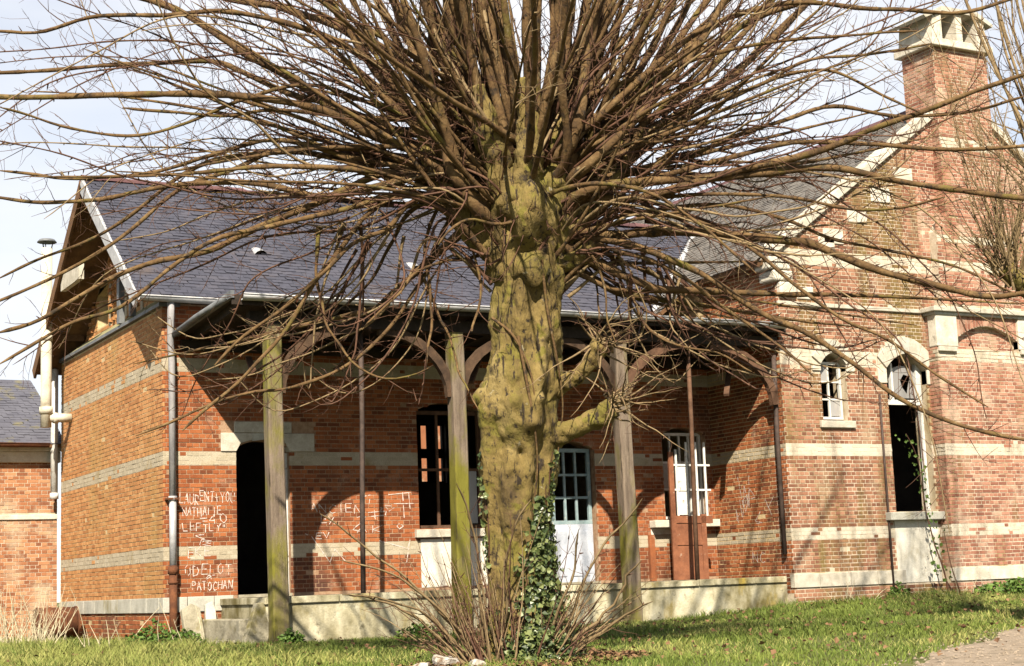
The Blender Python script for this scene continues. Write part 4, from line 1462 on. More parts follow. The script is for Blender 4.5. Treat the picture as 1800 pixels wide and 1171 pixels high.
TR = [(1185, 800, 1045), (1150, 828, 1020), (1110, 846, 1000), (1050, 856, 986), (980, 854, 974), (900, 848, 968), (830, 840, 976), (770, 838, 984), (710, 834, 990),
      (670, 846, 990), (620, 862, 990), (560, 867, 988), (500, 867, 990), (460, 862, 998), (420, 850, 1012), (380, 842, 1024), (340, 852, 1014), (310, 872, 994), (285, 895, 970)]
tr = np.array(TR, float)
ys = np.linspace(1185, 285, 230)
xl, xr = np.interp(ys, tr[::-1, 0], tr[::-1, 1]), np.interp(ys, tr[::-1, 0], tr[::-1, 2])
NS = 110
V = []
for yv, a, b in zip(ys, xl, xr):
    c = at((a + b) / 2, yv, TD)
    R = (b - a) / 2 * TD / FPX * 0.93
    for k in range(NS):
        th = 2 * math.pi * k / NS
        V.append(c + R * (np.array([CR[0], CR[1], 0]) * math.cos(th) + np.array([CF[0], CF[1], 0]) * math.sin(th)))
V = np.array(V)
cen = V.reshape(len(ys), NS, 3).mean(1)
out = V - np.repeat(cen, NS, 0)
rad = np.linalg.norm(out, axis=1)[:, None]
out /= rad
th = np.tile(2 * math.pi * np.arange(NS) / NS, len(ys))
hz = np.repeat(np.linspace(0, 1, len(ys)), NS)
flute = 0.028 * np.sin(5 * th + 3 * np.sin(hz * 5)) + 0.022 * np.sin(9 * th - 4 * hz + 1)
burl = 0.020 * smooth_noise(V, 9, 4) * (1 + 1.4 * np.exp(-((hz - 0.5) / 0.12) ** 2) + 1.8 * np.clip((hz - 0.72) * 4, 0, 1)) + 0.010 * smooth_noise(V, 26, 5) + 0.007 * smooth_noise(V * np.array([1, 1, 0.35]), 60, 6) + 0.005 * smooth_noise(V * np.array([1, 1, 0.5]), 130, 8) - 0.03 * np.clip(smooth_noise(V * np.array([1, 1, 0.25]), 16, 7) - 0.9, 0, 1)
for kx, ky, kr, ka in ((905, 700, 0.10, 0.09), (930, 742, 0.08, 0.07), (880, 760, 0.09, 0.06), (945, 700, 0.06, 0.06), (915, 790, 0.05, -0.07), (870, 725, 0.06, 0.06), (900, 835, 0.05, -0.05), (955, 600, 0.07, 0.04), (890, 560, 0.06, -0.05), (925, 455, 0.16, -0.14), (960, 420, 0.12, -0.10), (885, 400, 0.12, -0.10), (940, 350, 0.12, 0.10), (905, 300, 0.1, -0.1), (975, 330, 0.09, -0.09)):
    kp = at(kx, ky, TD) - CF * 0.4
    burl = burl + ka * np.exp(-((V - kp) ** 2).sum(1) / kr ** 2 * 1.2)
V = V + out * (flute + burl)[:, None]
i = np.arange(len(ys) - 1)[:, None] * NS
j = np.arange(NS)[None, :]
F = np.stack([i + j, i + (j + 1) % NS, i + NS + (j + 1) % NS, i + NS + j], -1).reshape(-1, 4)
base = np.array(wloc(TREE))
link('trunk', fast_mesh('trunk', V - base, F, [MT['bark']], smooth=True), TREE)


def lumpy_tube(name, pts, radii, m, parent, sides=30, step=0.03, amp=0.15, seed=0):
    P = dense(np.array(pts, float), step)
    R = np.interp(np.linspace(0, 1, len(P)), np.linspace(0, 1, len(radii)), radii)
    Vt, Ft = tube_arrays(P, R, sides)
    C = np.repeat(P, sides, 0)
    o_ = Vt - C
    rr = np.repeat(R, sides)
    Vt = C + o_ * (1 + amp * smooth_noise(Vt, 14, seed) + amp * 0.7 * smooth_noise(Vt, 32, seed + 1) + amp * 0.4 * smooth_noise(Vt, 75, seed + 2))[:, None]
    n0 = len(Vt)
    Vt = np.vstack([Vt, P[-1] + (P[-1] - P[-2]) * 0.4])
    tris = [[n0 - sides + q, n0 - sides + (q + 1) % sides, n0, n0] for q in range(sides)]
    me = bpy.data.meshes.new(name)
    me.from_pydata([tuple(p) for p in Vt - np.array(wloc(parent))], [], [list(map(int, f)) for f in Ft] + [t_[:3] for t_ in tris])
    me.polygons.foreach_set('use_smooth', [True] * len(me.polygons))
    me.materials.append(MT[m])
    return link(name, me, parent)


K_ = TD / FPX
LIMBS = [([(900, 470, 0), (850, 410, 0), (800, 350, -.1), (765, 290, -.15), (740, 220, -.2)], [0.36, 0.33, 0.26, 0.19, 0.12]),
         ([(930, 420, -.1), (890, 330, -.25), (860, 240, -.35), (840, 150, -.4)], [0.36, 0.3, 0.22, 0.13]),
         ([(930, 420, -.1), (925, 320, -.3), (930, 230, -.35), (915, 140, -.3)], [0.36, 0.3, 0.22, 0.13]),
         ([(950, 420, 0), (975, 320, -.1), (985, 230, 0), (1000, 140, .1)], [0.36, 0.3, 0.21, 0.12]),
         ([(960, 460, 0), (1010, 390, .05), (1050, 320, .1), (1090, 240, .15)], [0.32, 0.27, 0.2, 0.11]),
         ([(950, 450, .2), (940, 330, .45), (960, 220, .6), (970, 120, .7)], [0.34, 0.28, 0.2, 0.11]),
         ([(900, 440, .2), (860, 340, .5), (810, 250, .65), (780, 170, .7)], [0.32, 0.26, 0.18, 0.1]),
         ([(970, 470, -.05), (1005, 455, -.1), (1030, 440, -.15), (1040, 425, -.15)], [0.18, 0.16, 0.17, 0.13])]
for q, (pp, rr) in enumerate(LIMBS):
    lumpy_tube('limb', [at(a, b, TD + c) for a, b, c in pp], [r_ * 0.66 for r_ in rr], 'bark', TREE, seed=20 + q)
lumpy_tube('stub', [at(960, 690, TD), at(1000, 668, TD - .1), at(1032, 640, TD - .15), at(1058, 606, TD - .2)], [0.13, 0.10, 0.085, 0.11], 'bark', TREE, seed=41)
lumpy_tube('stub', [at(955, 775, TD), at(1000, 757, TD - .1), at(1040, 740, TD - .15), at(1078, 716, TD - .2)], [0.16, 0.125, 0.11, 0.125], 'bark', TREE, seed=42)
lumpy_tube('burl', [at(880, 690, TD - .1), at(848, 696, TD - .2), at(836, 690, TD - .22)], [0.25, 0.16, 0.07], 'bark', TREE, seed=43)
lumpy_tube('burl', [at(930, 470, TD - .3), at(925, 462, TD - .42)], [0.22, 0.12], 'bark', TREE, seed=44)


def unit(v):
    return v / (np.linalg.norm(v) + 1e-9)


class Wood:
    """gathers tubes of one branch: verts, quads, material index"""

    def __init__(s):
        s.V, s.F, s.M, s.n = [], [], [], 0

    def tube(s, P, R, sides, mi):
        V_, F_ = tube_arrays(np.asarray(P, float), np.asarray(R, float), sides)
        s.V.append(V_)
        s.F.append(F_ + s.n)
        s.M.append(np.full(len(F_), mi))
        s.n += len(V_)

    def obj(s, name, parent, mats):
        V_ = np.vstack(s.V) - np.array(wloc(parent))
        return link(name, fast_mesh(name, V_, np.vstack(s.F), [MT[q] for q in mats], np.concatenate(s.M), smooth=True), parent)


def twig_path(p, d, L, n, curl, rg, lift=0.25):
    P = [p]
    d = unit(d)
    for _ in range(n):
        d = unit(d + rg.normal(0, curl, 3) + np.array([0, 0, lift * 0.12]))
        P.append(P[-1] + d * L / n)
    return np.array(P)


def length_of(P):
    return float(np.linalg.norm(np.diff(P, axis=0), axis=1).sum())


def grow(wood, P, r0, r1, rg, dens=1.0, mi=0, tmi=1, tl=1.0, first=0.22, sub=3):
    """a long shoot along P with side twigs and buds"""
    n = len(P)
    t = np.linspace(0, 1, n)
    R = r0 + (r1 - r0) * t ** 0.75
    R = R * (1 + 0.07 * np.sin(t * 60 + rg.uniform(0, 6)) + rg.normal(0, 0.07, n))
    R = R * (1 + 0.45 * np.exp(-t * length_of(P) / 0.35))
    R[-1] = r1 * 0.4
    wood.tube(P, R, 7 if r0 > 0.025 else 5, mi)
    T = np.gradient(P, axis=0)
    length = np.linalg.norm(np.diff(P, axis=0), axis=1).sum()
    k = max(2, int(length * 4.2 * dens))
    for q in range(k):
        f = first + (0.98 - first) * (q + rg.uniform(0, 0.9)) / k
        i_ = int(f * (n - 1))
        d = unit(T[i_])
        pr_ = unit(np.cross(d, rg.normal(size=3)))
        kind = rg.random()
        if kind < 0.28:                               # bud or spur
            L = rg.uniform(0.03, 0.09)
            e = unit(d * 0.6 + pr_)
            wood.tube([P[i_], P[i_] + e * L * .6, P[i_] + e * L], [0.009, 0.007, 0.002], 4, tmi)
            continue
        L = rg.uniform(0.15, 0.85) * tl * (1.15 - 0.5 * f)
        e = unit(d * rg.uniform(0.5, 1.1) + pr_ * 0.9 + np.array([0, 0, 0.15]))
        tw_ = twig_path(P[i_], e, L, 5, 0.13, rg)
        rt = min(R[i_] * 0.55, 0.0035 + 0.006 * L)
        wood.tube(tw_, np.linspace(rt, 0.0016, 6), 4, tmi)
        for _ in range(rg.integers(0, sub + 1)):
            a = rg.integers(1, 5)
            e2 = unit(unit(tw_[a + 1 if a < 5 else 5] - tw_[a]) * 0.7 + rg.normal(0, 0.55, 3))
            t2 = twig_path(tw_[a], e2, L * rg.uniform(0.25, 0.6), 3, 0.16, rg)
            wood.tube(t2, np.linspace(rt * 0.6, 0.0013, 4), 3, tmi)


def wobble(P, rg, a):
    n = len(P)
    t = np.linspace(0, 1, n)[:, None]
    W = sum(np.sin(t * f_ + rg.uniform(0, 6.28, (1, 3))) * rg.normal(0, a, (1, 3)) / (1 + k) for k, f_ in enumerate((7, 15, 31)))
    return P + W * np.minimum(t * 3, 1)


BM = ['bark_limb', 'twig', 'twig_pale']
rg = np.random.default_rng(11)
# shoots followed from the photograph: (polyline, base width px, tip width px, depth drift in metres)
SH = [
    ([(790, 290), (697, 254), (640, 230), (574, 197), (484, 176), (330, 166), (160, 169), (0, 171), (-120, 165)], 20, 8, -1.2),
    ([(780, 240), (656, 225), (574, 180), (512, 139), (430, 94), (369, 53), (307, 16), (234, -8), (120, -40)], 22, 12, 0.8),
    ([(760, 270), (600, 190), (520, 165), (430, 122), (370, 105), (250, 114), (150, 122), (0, 131), (-80, 133)], 16, 6, 0.6),
    ([(780, 190), (640, 100), (520, 40), (400, 20), (300, 26), (205, 27), (143, 31), (61, 57), (0, 59), (-60, 62)], 16, 5, -0.7),
    ([(760, 160), (700, 110), (600, 50), (520, 20), (410, 0), (300, -25)], 20, 12, 1.4),
    ([(760, 330), (690, 300), (560, 350), (450, 395), (358, 441), (269, 466), (197, 495), (143, 527), (72, 567), (0, 586)], 18, 6, -1.8),
    ([(770, 310), (650, 330), (560, 345), (450, 322), (348, 324), (246, 336), (164, 354), (82, 357), (0, 346), (-70, 340)], 14, 6, -0.5),
    ([(750, 290), (640, 290), (520, 268), (400, 278), (310, 310), (220, 380), (150, 420), (70, 455), (0, 490)], 14, 5, 0.9),
    ([(760, 300), (620, 262), (500, 262), (420, 295), (330, 330), (235, 400), (130, 470), (40, 510), (-40, 545)], 13, 5, -1.2),
    ([(770, 320), (690, 290), (600, 270), (480, 250), (380, 270), (260, 300), (130, 318), (60, 308), (0, 300)], 12, 5, 0.3),
    ([(720, 210), (600, 205), (480, 195), (400, 205), (300, 195), (215, 188)], 9, 5, -0.8),
    ([(750, 230), (640, 180), (540, 150), (430, 170), (330, 215), (230, 240), (120, 225), (40, 200), (0, 190)], 10, 4, -1.6),
    ([(740, 350), (680, 400), (620, 430), (560, 490), (500, 540), (430, 590), (380, 640)], 12, 5, -0.6),
    ([(760, 360), (700, 350), (640, 390), (590, 450), (545, 510), (490, 590), (440, 640), (390, 690), (320, 760)], 13, 5, -1.3),
    ([(780, 360), (720, 372), (690, 430), (660, 480), (600, 540)], 11, 5, 0.6),
    ([(740, 340), (600, 370), (470, 400), (380, 420), (300, 470), (210, 540), (120, 570), (0, 640)], 12, 5, -2.0),
    ([(560, 400), (555, 480), (566, 548), (582, 589), (620, 633), (653, 658), (694, 666), (735, 655), (763, 641)], 7, 3, -0.8),
    ([(800, 380), (752, 480), (725, 515), (680, 578), (626, 628), (571, 660), (503, 682), (448, 688), (380, 707), (300, 745), (240, 770)], 10, 4, -1.2),
    ([(790, 360), (750, 420), (756, 520), (758, 570), (752, 610), (748, 640)], 8, 4, -0.6),
    ([(830, 420), (842, 500), (832, 570), (835, 585)], 6, 4, -0.7),
    ([(740, 480), (780, 570), (800, 620), (815, 680), (840, 720)], 6, 3, -0.9),
    ([(1040, 330), (1090, 300), (1164, 135), (1246, 82), (1328, 33), (1430, -5), (1560, -60)], 18, 10, 0.6),
    ([(1020, 350), (1090, 352), (1164, 340), (1287, 303), (1410, 272), (1492, 246), (1539, 225), (1640, 190), (1731, 153), (1830, 120)], 20, 7, -1.2),
    ([(1030, 410), (1074, 414), (1164, 406), (1287, 420), (1389, 428), (1420, 431), (1515, 464), (1635, 498), (1731, 516), (1800, 510), (1880, 500)], 22, 9, -1.6),
    ([(1020, 340), (1120, 320), (1220, 310), (1300, 306), (1443, 297), (1563, 316), (1683, 335), (1800, 352), (1900, 360)], 18, 9, -0.5),
    ([(1060, 200), (1180, 90), (1300, 20), (1443, 5), (1563, 19), (1683, 22), (1778, 2), (1850, -30)], 14, 6, 0.9),
    ([(1040, 300), (1150, 240), (1250, 190), (1300, 167), (1380, 130), (1450, 122), (1500, 140), (1550, 168), (1620, 200)], 11, 4, -1.0),
    ([(1030, 425), (1080, 425), (1140, 440), (1230, 480), (1340, 549), (1418, 586), (1501, 637), (1580, 701), (1663, 738), (1755, 766), (1830, 778)], 15, 6, -1.8),
    ([(1030, 430), (1090, 445), (1160, 470), (1230, 510), (1300, 555), (1370, 600), (1430, 660)], 11, 4, -0.9),
    ([(1040, 320), (1150, 290), (1260, 255), (1370, 215), (1470, 190), (1600, 205), (1700, 195), (1800, 170)], 12, 5, 0.8),
    ([(1040, 330), (1160, 310), (1290, 275), (1400, 250), (1520, 252), (1640, 262), (1740, 262), (1820, 255)], 13, 6, -0.2),
    ([(1050, 290), (1140, 230), (1230, 180), (1330, 150), (1420, 110), (1530, 100), (1640, 75)], 11, 4, 0.3),
    ([(1060, 390), (1160, 370), (1270, 360), (1380, 385), (1460, 420), (1560, 440), (1680, 470), (1790, 520)], 10, 4, 0.7),
    ([(1050, 380), (1130, 372), (1230, 390), (1330, 440), (1400, 500), (1480, 560), (1560, 600), (1650, 660), (1740, 720)], 10, 4, -1.5),
    ([(1040, 360), (1150, 345), (1260, 340), (1390, 350), (1500, 372), (1590, 366), (1660, 345)], 10, 4, -1.9),
    ([(1070, 440), (1100, 500), (1130, 560), (1190, 600), (1260, 620), (1330, 660)], 8, 3, -0.7),
    ([(1040, 450), (1062, 500), (1066, 560), (1080, 600)], 7, 3, -0.3),
    ([(1000, 460), (1040, 480), (1052, 520), (1056, 560)], 6, 3, -0.5),
    ([(890, 440), (820, 455), (770, 460), (720, 480), (700, 520), (640, 580)], 9, 4, -1.0),
    ([(960, 380), (880, 395), (830, 385), (800, 400), (770, 430)], 8, 4, -0.9),
    ([(940, 300), (1010, 280), (1080, 255), (1150, 250), (1230, 230)], 9, 4, -1.2),
    ([(960, 350), (1000, 330), (1060, 325), (1150, 345), (1240, 400), (1330, 480)], 10, 4, -1.4),
]
cnt = 0


def px_shoot(poly, w0, w1, drift, d0=None, dens=1.0, parent=TREE, tl=1.0, TDp=TD, tmi=1, mi=0):
    n = len(poly)
    d0 = rg.uniform(-0.35, 0.35) if d0 is None else d0
    pts = [at(p[0], p[1], TDp + d0 + drift * (k / (n - 1)) ** 1.1) for k, p in enumerate(poly)]
    if parent is TREE and 120 < poly[0][1] < 480 and abs(poly[0][0] - 925) < 200:
        pts.insert(0, at(925 + 0.45 * (poly[0][0] - 925), poly[0][1] + 60, TDp + d0 * 0.25))
    P = wobble(dense(np.array(pts), 0.11), rg, 0.018)
    w = Wood()
    grow(w, P, w0 / 2 * TDp / FPX, w1 / 2 * TDp / FPX, rg, dens, mi=mi, tmi=tmi, tl=tl)
    w.obj('branch', parent, BM)


for poly, w0, w1, dr in SH:
    px_shoot(poly, w0, w1, dr, tmi=1 if rg.random() < 0.75 else 2)
# upright sheaf of thick shoots above the head
for k in range(40):
    f = (k + rg.uniform(-0.4, 0.4)) / 39
    x0 = 785 + 285 * f
    s = (x0 - 930) / 145
    top = -rg.uniform(250, 1150)
    yb = 300 - 90 * (1 - abs(s)) + rg.uniform(-70, 60)
    spread = rg.uniform(150, 560) * (0.6 + (-top) / 900)
    xt = 930 + s * spread + rg.normal(0, 70)
    bow = rg.normal(0, 26) + 30 * s
    m0 = (x0 + (xt - x0) * rg.uniform(0.06, 0.14) + bow * 0.6, yb + (top - yb) * 0.16)
    m1 = (x0 + (xt - x0) * rg.uniform(0.24, 0.36) + bow, yb + (top - yb) * 0.38)
    m2 = (x0 + (xt - x0) * rg.uniform(0.52, 0.68) + bow * 0.7, yb + (top - yb) * 0.68)
    px_shoot([(x0 + rg.normal(0, 8), yb), m0, m1, m2, (xt, top)], rg.uniform(10, 26), rg.uniform(4, 7), rg.uniform(-1.8, 2.2), d0=rg.uniform(-0.55, 0.75), dens=0.6, tl=0.75)
# tall leaders added above the frame to throw branch shadows on the walls
for k in range(16):
    tp_ = np.array([rg.uniform(-1.5, 9.0), rg.uniform(-13.5, -9.5), rg.uniform(10.5, 14.0)])
    p0_ = at(930 + 25 * np.sign(tp_[0] - 1), rg.uniform(350, 410), TD + rg.normal(0, 0.08))
    mid_ = p0_ * 0.5 + tp_ * 0.5 + np.array([0.25 * np.sign(tp_[0] - 1), 0, -0.3])
    w = Wood()
    grow(w, wobble(dense(np.array([p0_, mid_, tp_]), 0.16), rg, 0.03), rg.uniform(0.06, 0.09), 0.02, rg, 0.8, tmi=1, tl=1.6, first=0.3)
    w.obj('branch', TREE, BM)
# the rest of the spray, growing from knobs on the limbs in all directions
KN = [(760, 300, -.2), (745, 240, -.2), (800, 320, -.3), (845, 190, -.4), (860, 270, -.45), (920, 220, -.5), (930, 300, -.5), (985, 250, -.3), (1000, 180, .1), (1050, 310, 0), (1085, 250, .1),
      (1040, 430, -.25), (960, 200, .6), (800, 240, .7), (1010, 300, .6), (890, 340, -.5), (1025, 390, -.2), (780, 355, 0)]
HC = at(925, 380, TD)
for k in range(72):
    a, b, c = KN[k % len(KN)]
    p = at(a + rg.normal(0, 14), b + rg.normal(0, 18), TD + c + rg.normal(0, 0.08))
    o_ = unit(p - HC)
    side = np.sign(o_ @ CR) or 1
    p = p + (at(925 + 0.4 * (a - 925), b + 50, TD) - p) * 0.7
    d = unit(o_ * 0.9 + rg.normal(0, 0.42, 3) + CR * side * rg.uniform(0, 0.6) + np.array([0, 0, rg.uniform(-0.15, 0.75)]))
    L = rg.uniform(1.8, 5.4)
    n = int(L / 0.12)
    droop = rg.uniform(-0.10, 0.22)
    P = [p]
    for q in range(n):
        f = q / n
        g = -droop * (1.0 if f < 0.55 else -0.7)
        d = unit(d + np.array([0, 0, g * 0.075]) + rg.normal(0, 0.018, 3))
        if P[-1][2] < 4.2:
            d[2] = max(d[2], -0.12)
        P.append(P[-1] + d * L / n)
    w = Wood()
    grow(w, np.array(P), rg.uniform(0.02, 0.05) * (0.6 + L / 8), 0.008, rg, 1.0, tmi=1 if rg.random() < 0.7 else 2, first=0.25)
    w.obj('branch', TREE, BM)
# shoots springing from the face of the head towards the viewer and away
for k in range(40):
    a, b = rg.uniform(775, 1070), rg.uniform(150, 450)
    back = k % 4 == 0
    p = at(a, b, TD + (0.5 if back else -0.42) + rg.normal(0, 0.08))
    s_ = (a - 925) / 140
    p = p + (at(925 + 0.45 * (a - 925), b + 40, TD) - p) * 0.75
    d = unit(CR * (s_ * rg.uniform(0.5, 1.3) + rg.normal(0, 0.3)) + np.array([0, 0, 1.0]) * rg.uniform(0.1, 1.1) + CF * (0.5 if back else -0.45) * rg.uniform(0.2, 1.2))
    L = rg.uniform(1.2, 4.0)
    n = int(L / 0.12)
    P = [p]
    for q in range(n):
        d = unit(d + np.array([0, 0, (0.03 if s_ * s_ < 0.5 else -0.012)]) + rg.normal(0, 0.02, 3))
        P.append(P[-1] + d * L / n)
    w = Wood()
    grow(w, np.array(P), rg.uniform(0.022, 0.05), 0.012, rg, 0.9, tmi=1, first=0.2, tl=0.8)
    w.obj('branch', TREE, BM)
# thin drooping shoots under the head, in front of the porch
for k in range(34):
    left = k % 2 == 0
    a, b = (rg.uniform(600, 800), rg.uniform(380, 470)) if left else (rg.uniform(1030, 1200), rg.uniform(430, 500))
    x1, y1 = (a - rg.uniform(20, 330), rg.uniform(560, 720)) if left else (a + rg.uniform(-40, 300), rg.uniform(540, 700))
    xm, ym = a + (x1 - a) * 0.35 + rg.normal(0, 20), b + (y1 - b) * 0.62
    x2, y2 = x1 + (x1 - xm) * rg.uniform(0.3, 0.8), y1 + rg.uniform(-60, 20)
    px_shoot([(a, b), (xm, ym), (x1, y1), (x2, y2)], rg.uniform(3.5, 7), 2.2, rg.uniform(-1.0, 1.2), dens=1.3, tl=0.6, mi=2 if rg.random() < 0.5 else 1)
# fine sinuous shoots making the veil over roof, gable and chimney
for k in range(120):
    left = k % 2 == 0
    ang = rg.uniform(-0.4, 1.3)
    r0_, r1_ = rg.uniform(60, 330), rg.uniform(420, 1050)
    sg = -1 if left else 1
    bend = rg.normal(0, 0.22)
    poly = [(925 + sg * r_ * math.cos(ang + bend * (r_ / 600) ** 2) + rg.normal(0, 10), 320 - 0.85 * r_ * math.sin(ang + bend * (r_ / 600) ** 2) + rg.normal(0, 10)) for r_ in np.linspace(r0_, r1_, 6)]
    px_shoot(poly, rg.uniform(4, 8), 2.0, rg.uniform(-2.2, 2.2), d0=rg.uniform(-0.7, 0.9), dens=1.5, tl=0.95, mi=1 if rg.random() < 0.6 else 2)
# short red twigs cluttering the head
for k in range(70):
    a, b = rg.uniform(780, 1075), rg.uniform(170, 470)
    p = at(a, b, TD - rg.uniform(0.3, 0.6))
    d = unit(CR * ((a - 925) / 140 + rg.normal(0, 0.5)) + CU * rg.normal(0.2, 0.6) - CF * rg.uniform(0.1, 0.8))
    P = twig_path(p + CF * 0.25, d, rg.uniform(0.5, 1.5), 9, 0.12, rg, 0.1)
    w = Wood()
    grow(w, P, rg.uniform(0.007, 0.016), 0.003, rg, 1.6, mi=1, tmi=1, tl=0.6, first=0.15)
    w.obj('twig', TREE, BM)
# brushes of twigs on the two stubs
for (a, b) in ((1060, 604), (1080, 712)):
    for k in range(30):
        p = at(a + rg.normal(0, 9), b + rg.normal(0, 9), TD - .2)
        d = unit(CR * rg.uniform(-0.5, 1.2) + CU * rg.uniform(-0.5, 1.0) - CF * rg.uniform(-0.3, 0.9))
        L = rg.uniform(0.25, 1.1)
        P = twig_path(p, d, L, 8, 0.14, rg, -0.2)
        w = Wood()
        grow(w, P, 0.011, 0.003, rg, 1.2, mi=2, tmi=1, tl=0.45, first=0.25, sub=2)
        w.obj('twig', TREE, BM)
# suckers round the foot
for k in range(190):
    a = 700 + 370 * rg.random() if k % 3 else rg.uniform(770, 900)
    c = rg.uniform(-0.9, 0.3)
    p = at(a * 0.55 + 905 * 0.45, 1150, TD + c)
    p[2] = gz(p[0], p[1]) - 0.02
    s = (a - 890) / 180
    d = unit(CR * (s * 0.8 + rg.normal(0, 0.28)) + np.array([0, 0, 1.0]) + CF * rg.normal(0, 0.25))
    L = rg.uniform(0.4, 1.9) * (1 - 0.2 * abs(s))
    P = twig_path(p, d, L, 10, 0.045, rg, 0.3 if abs(s) < 0.6 else -0.35)
    w = Wood()
    grow(w, P, rg.uniform(0.006, 0.014), 0.003, rg, 1.0, mi=2 if rg.random() < 0.6 else 1, tmi=1, tl=0.5, first=0.3, sub=1)
    w.obj('sucker', TREE, BM)
for poly, dr in (([(830, 1140), (740, 1040), (640, 960), (560, 900)], -.6), ([(840, 1140), (760, 1060), (690, 1010), (600, 985)], -.8), ([(990, 1120), (1040, 1000), (1090, 920), (1125, 880)], -.5),
                 ([(1000, 1130), (1060, 1080), (1110, 1010), (1130, 985)], -.3), ([(1010, 1140), (1090, 1090), (1140, 1060)], -.7), ([(850, 1150), (842, 1000), (822, 900), (800, 850)], -.6),
                 ([(880, 1150), (890, 1020), (900, 950), (930, 880)], -.6), ([(960, 1140), (1000, 1020), (1020, 930)], -.5), ([(820, 1150), (760, 1090), (700, 1060), (650, 1050)], -.9), ([(800, 1150), (720, 1080), (650, 1050), (600, 1045)], -1)):
    px_shoot(poly, 6, 3, dr, d0=-0.4, dens=0.9, tl=0.5, mi=2)


# leaves -----------------------------------------------------------
def leaf_mesh(name, P, Nn, size, m, parent, shape='ivy', rg=rg, loc=None):
    """one small folded leaf (4 verts, 2 quads folded on the rib) at each point"""
    n = len(P)
    Nn = Nn / (np.linalg.norm(Nn, axis=1)[:, None] + 1e-9)
    A = np.cross(Nn, rg.normal(size=(n, 3)))
    A /= np.linalg.norm(A, axis=1)[:, None] + 1e-9
    B = np.cross(Nn, A)
    S = (size * rg.uniform(0.6, 1.35, n))[:, None]
    fold = Nn * S * 0.18
    v0 = P - A * S * 0.5
    v1 = P - B * S * 0.5 + fold
    v2 = P + A * S * 0.62
    v3 = P + B * S * 0.5 + fold
    V_ = np.stack([v0, v1, v2, v3], 1).reshape(-1, 3)
    k = np.arange(n)[:, None] * 4
    F_ = np.concatenate([k + np.array([[0, 1, 2]]), k + np.array([[0, 2, 3]])], 1).reshape(-1, 3)
    b_ = np.array(wloc(parent)) if parent is not None else np.zeros(3)
    return link(name, fast_mesh(name, V_ - b_, F_, [MT[m]], None, np.repeat(rg.random(n), 2)), parent)


IV = thing('ivy', 'dark green ivy climbing the foot of the pollarded tree trunk', 'ivy', (TBASE[0] + 0.3, TBASE[1] - 0.4, float(gz(TBASE[0], TBASE[1]))))


def trunk_surface(yv, th):
    a, b = np.interp(yv, tr[::-1, 0], tr[::-1, 1]), np.interp(yv, tr[::-1, 0], tr[::-1, 2])
    R = (b - a) / 2 * TD / FPX * 0.99 + 0.03
    c = CAM + (CR * (((a + b) / 2) - 900)[:, None] / FPX - CU * (yv - 585.5)[:, None] / FPX + CF) * TD
    nrm = np.array([CR[0], CR[1], 0]) * np.cos(th)[:, None] - np.array([CF[0], CF[1], 0]) * np.sin(th)[:, None]
    return c + nrm * R[:, None], nrm


Ls, Ns = [], []
n = 1500
yv = 1180 - 300 * rg.random(n) ** 1.9
th = rg.uniform(-0.2, 2.2, n)
thc = 1.12 - 0.25 * (1170 - yv) / 330
wd = np.interp(yv, [800, 900, 980, 1080, 1180], [0.10, 0.18, 0.42, 0.85, 1.3])
th = thc + wd * rg.normal(0, 0.6, n)
P, Nn = trunk_surface(yv, th)
P = P + Nn * rg.uniform(-0.02, 0.07, n)[:, None]
Ls.append(P)
Ns.append(Nn + rg.normal(0, 0.45, (n, 3)))
n = 200                                           # two narrow climbing streaks
yv = rg.uniform(800, 1000, n)
th = np.where(rg.random(n) < 0.75, 0.55, 2.55) + rg.normal(0, 0.07, n)
P, Nn = trunk_surface(yv, th)
Ls.append(P + Nn * 0.03)
Ns.append(Nn + rg.normal(0, 0.4, (n, 3)))
n = 2600                                          # mound at the base
ph, r_ = rg.uniform(0, 6.28, n), rg.random(n) ** 0.6
c = at(950, 1150, TD - 0.55)
P = np.stack([c[0] + 0.48 * r_ * np.cos(ph), c[1] + 0.4 * r_ * np.sin(ph), np.zeros(n)], 1)
P[:, 2] = gz(P[:, 0], P[:, 1]) + rg.random(n) * 0.42 * (1 - r_ ** 2) + 0.02
Ls.append(P)
Ns.append(rg.normal(0, 0.5, (n, 3)) + np.array([0, -0.4, 0.8]))
tag(leaf_mesh('leaves', np.vstack(Ls), np.vstack(Ns), 0.062, 'ivy', IV), kind='stuff')
for th0 in (0.55, 0.7, 2.55):
    yv = np.linspace(1165, 800 if th0 < 0.6 else 860, 26)
    P, Nn = trunk_surface(yv, th0 + 0.08 * np.sin(yv / 31) + 0.25 * (yv > 1050) * (yv - 1050) / 110)
    w = Wood()
    w.tube(P - Nn * 0.0, np.linspace(0.018, 0.006, 26), 5, 0)
    w.obj('stem', IV, ['twig'])
# thin climbing stems higher on the trunk
for poly in ([(912, 600), (925, 680), (938, 760), (942, 830), (935, 900)], [(950, 470), (960, 560), (975, 640), (985, 720), (978, 800)], [(870, 560), (905, 600), (930, 660), (940, 720)]):
    yv = np.array([p[1] for p in poly], float)
    a, b = np.interp(yv, tr[::-1, 0], tr[::-1, 1]), np.interp(yv, tr[::-1, 0], tr[::-1, 2])
    cth = np.clip((np.array([p[0] for p in poly]) - (a + b) / 2) / ((b - a) / 2), -0.95, 0.95)
    P, Nn = trunk_surface(yv, np.arccos(cth))
    w = Wood()
    P = dense(P, 0.06)
    w.tube(P, np.linspace(0.02, 0.008, len(P)), 5, 0)
    w.obj('stem', IV, ['bark_limb'])

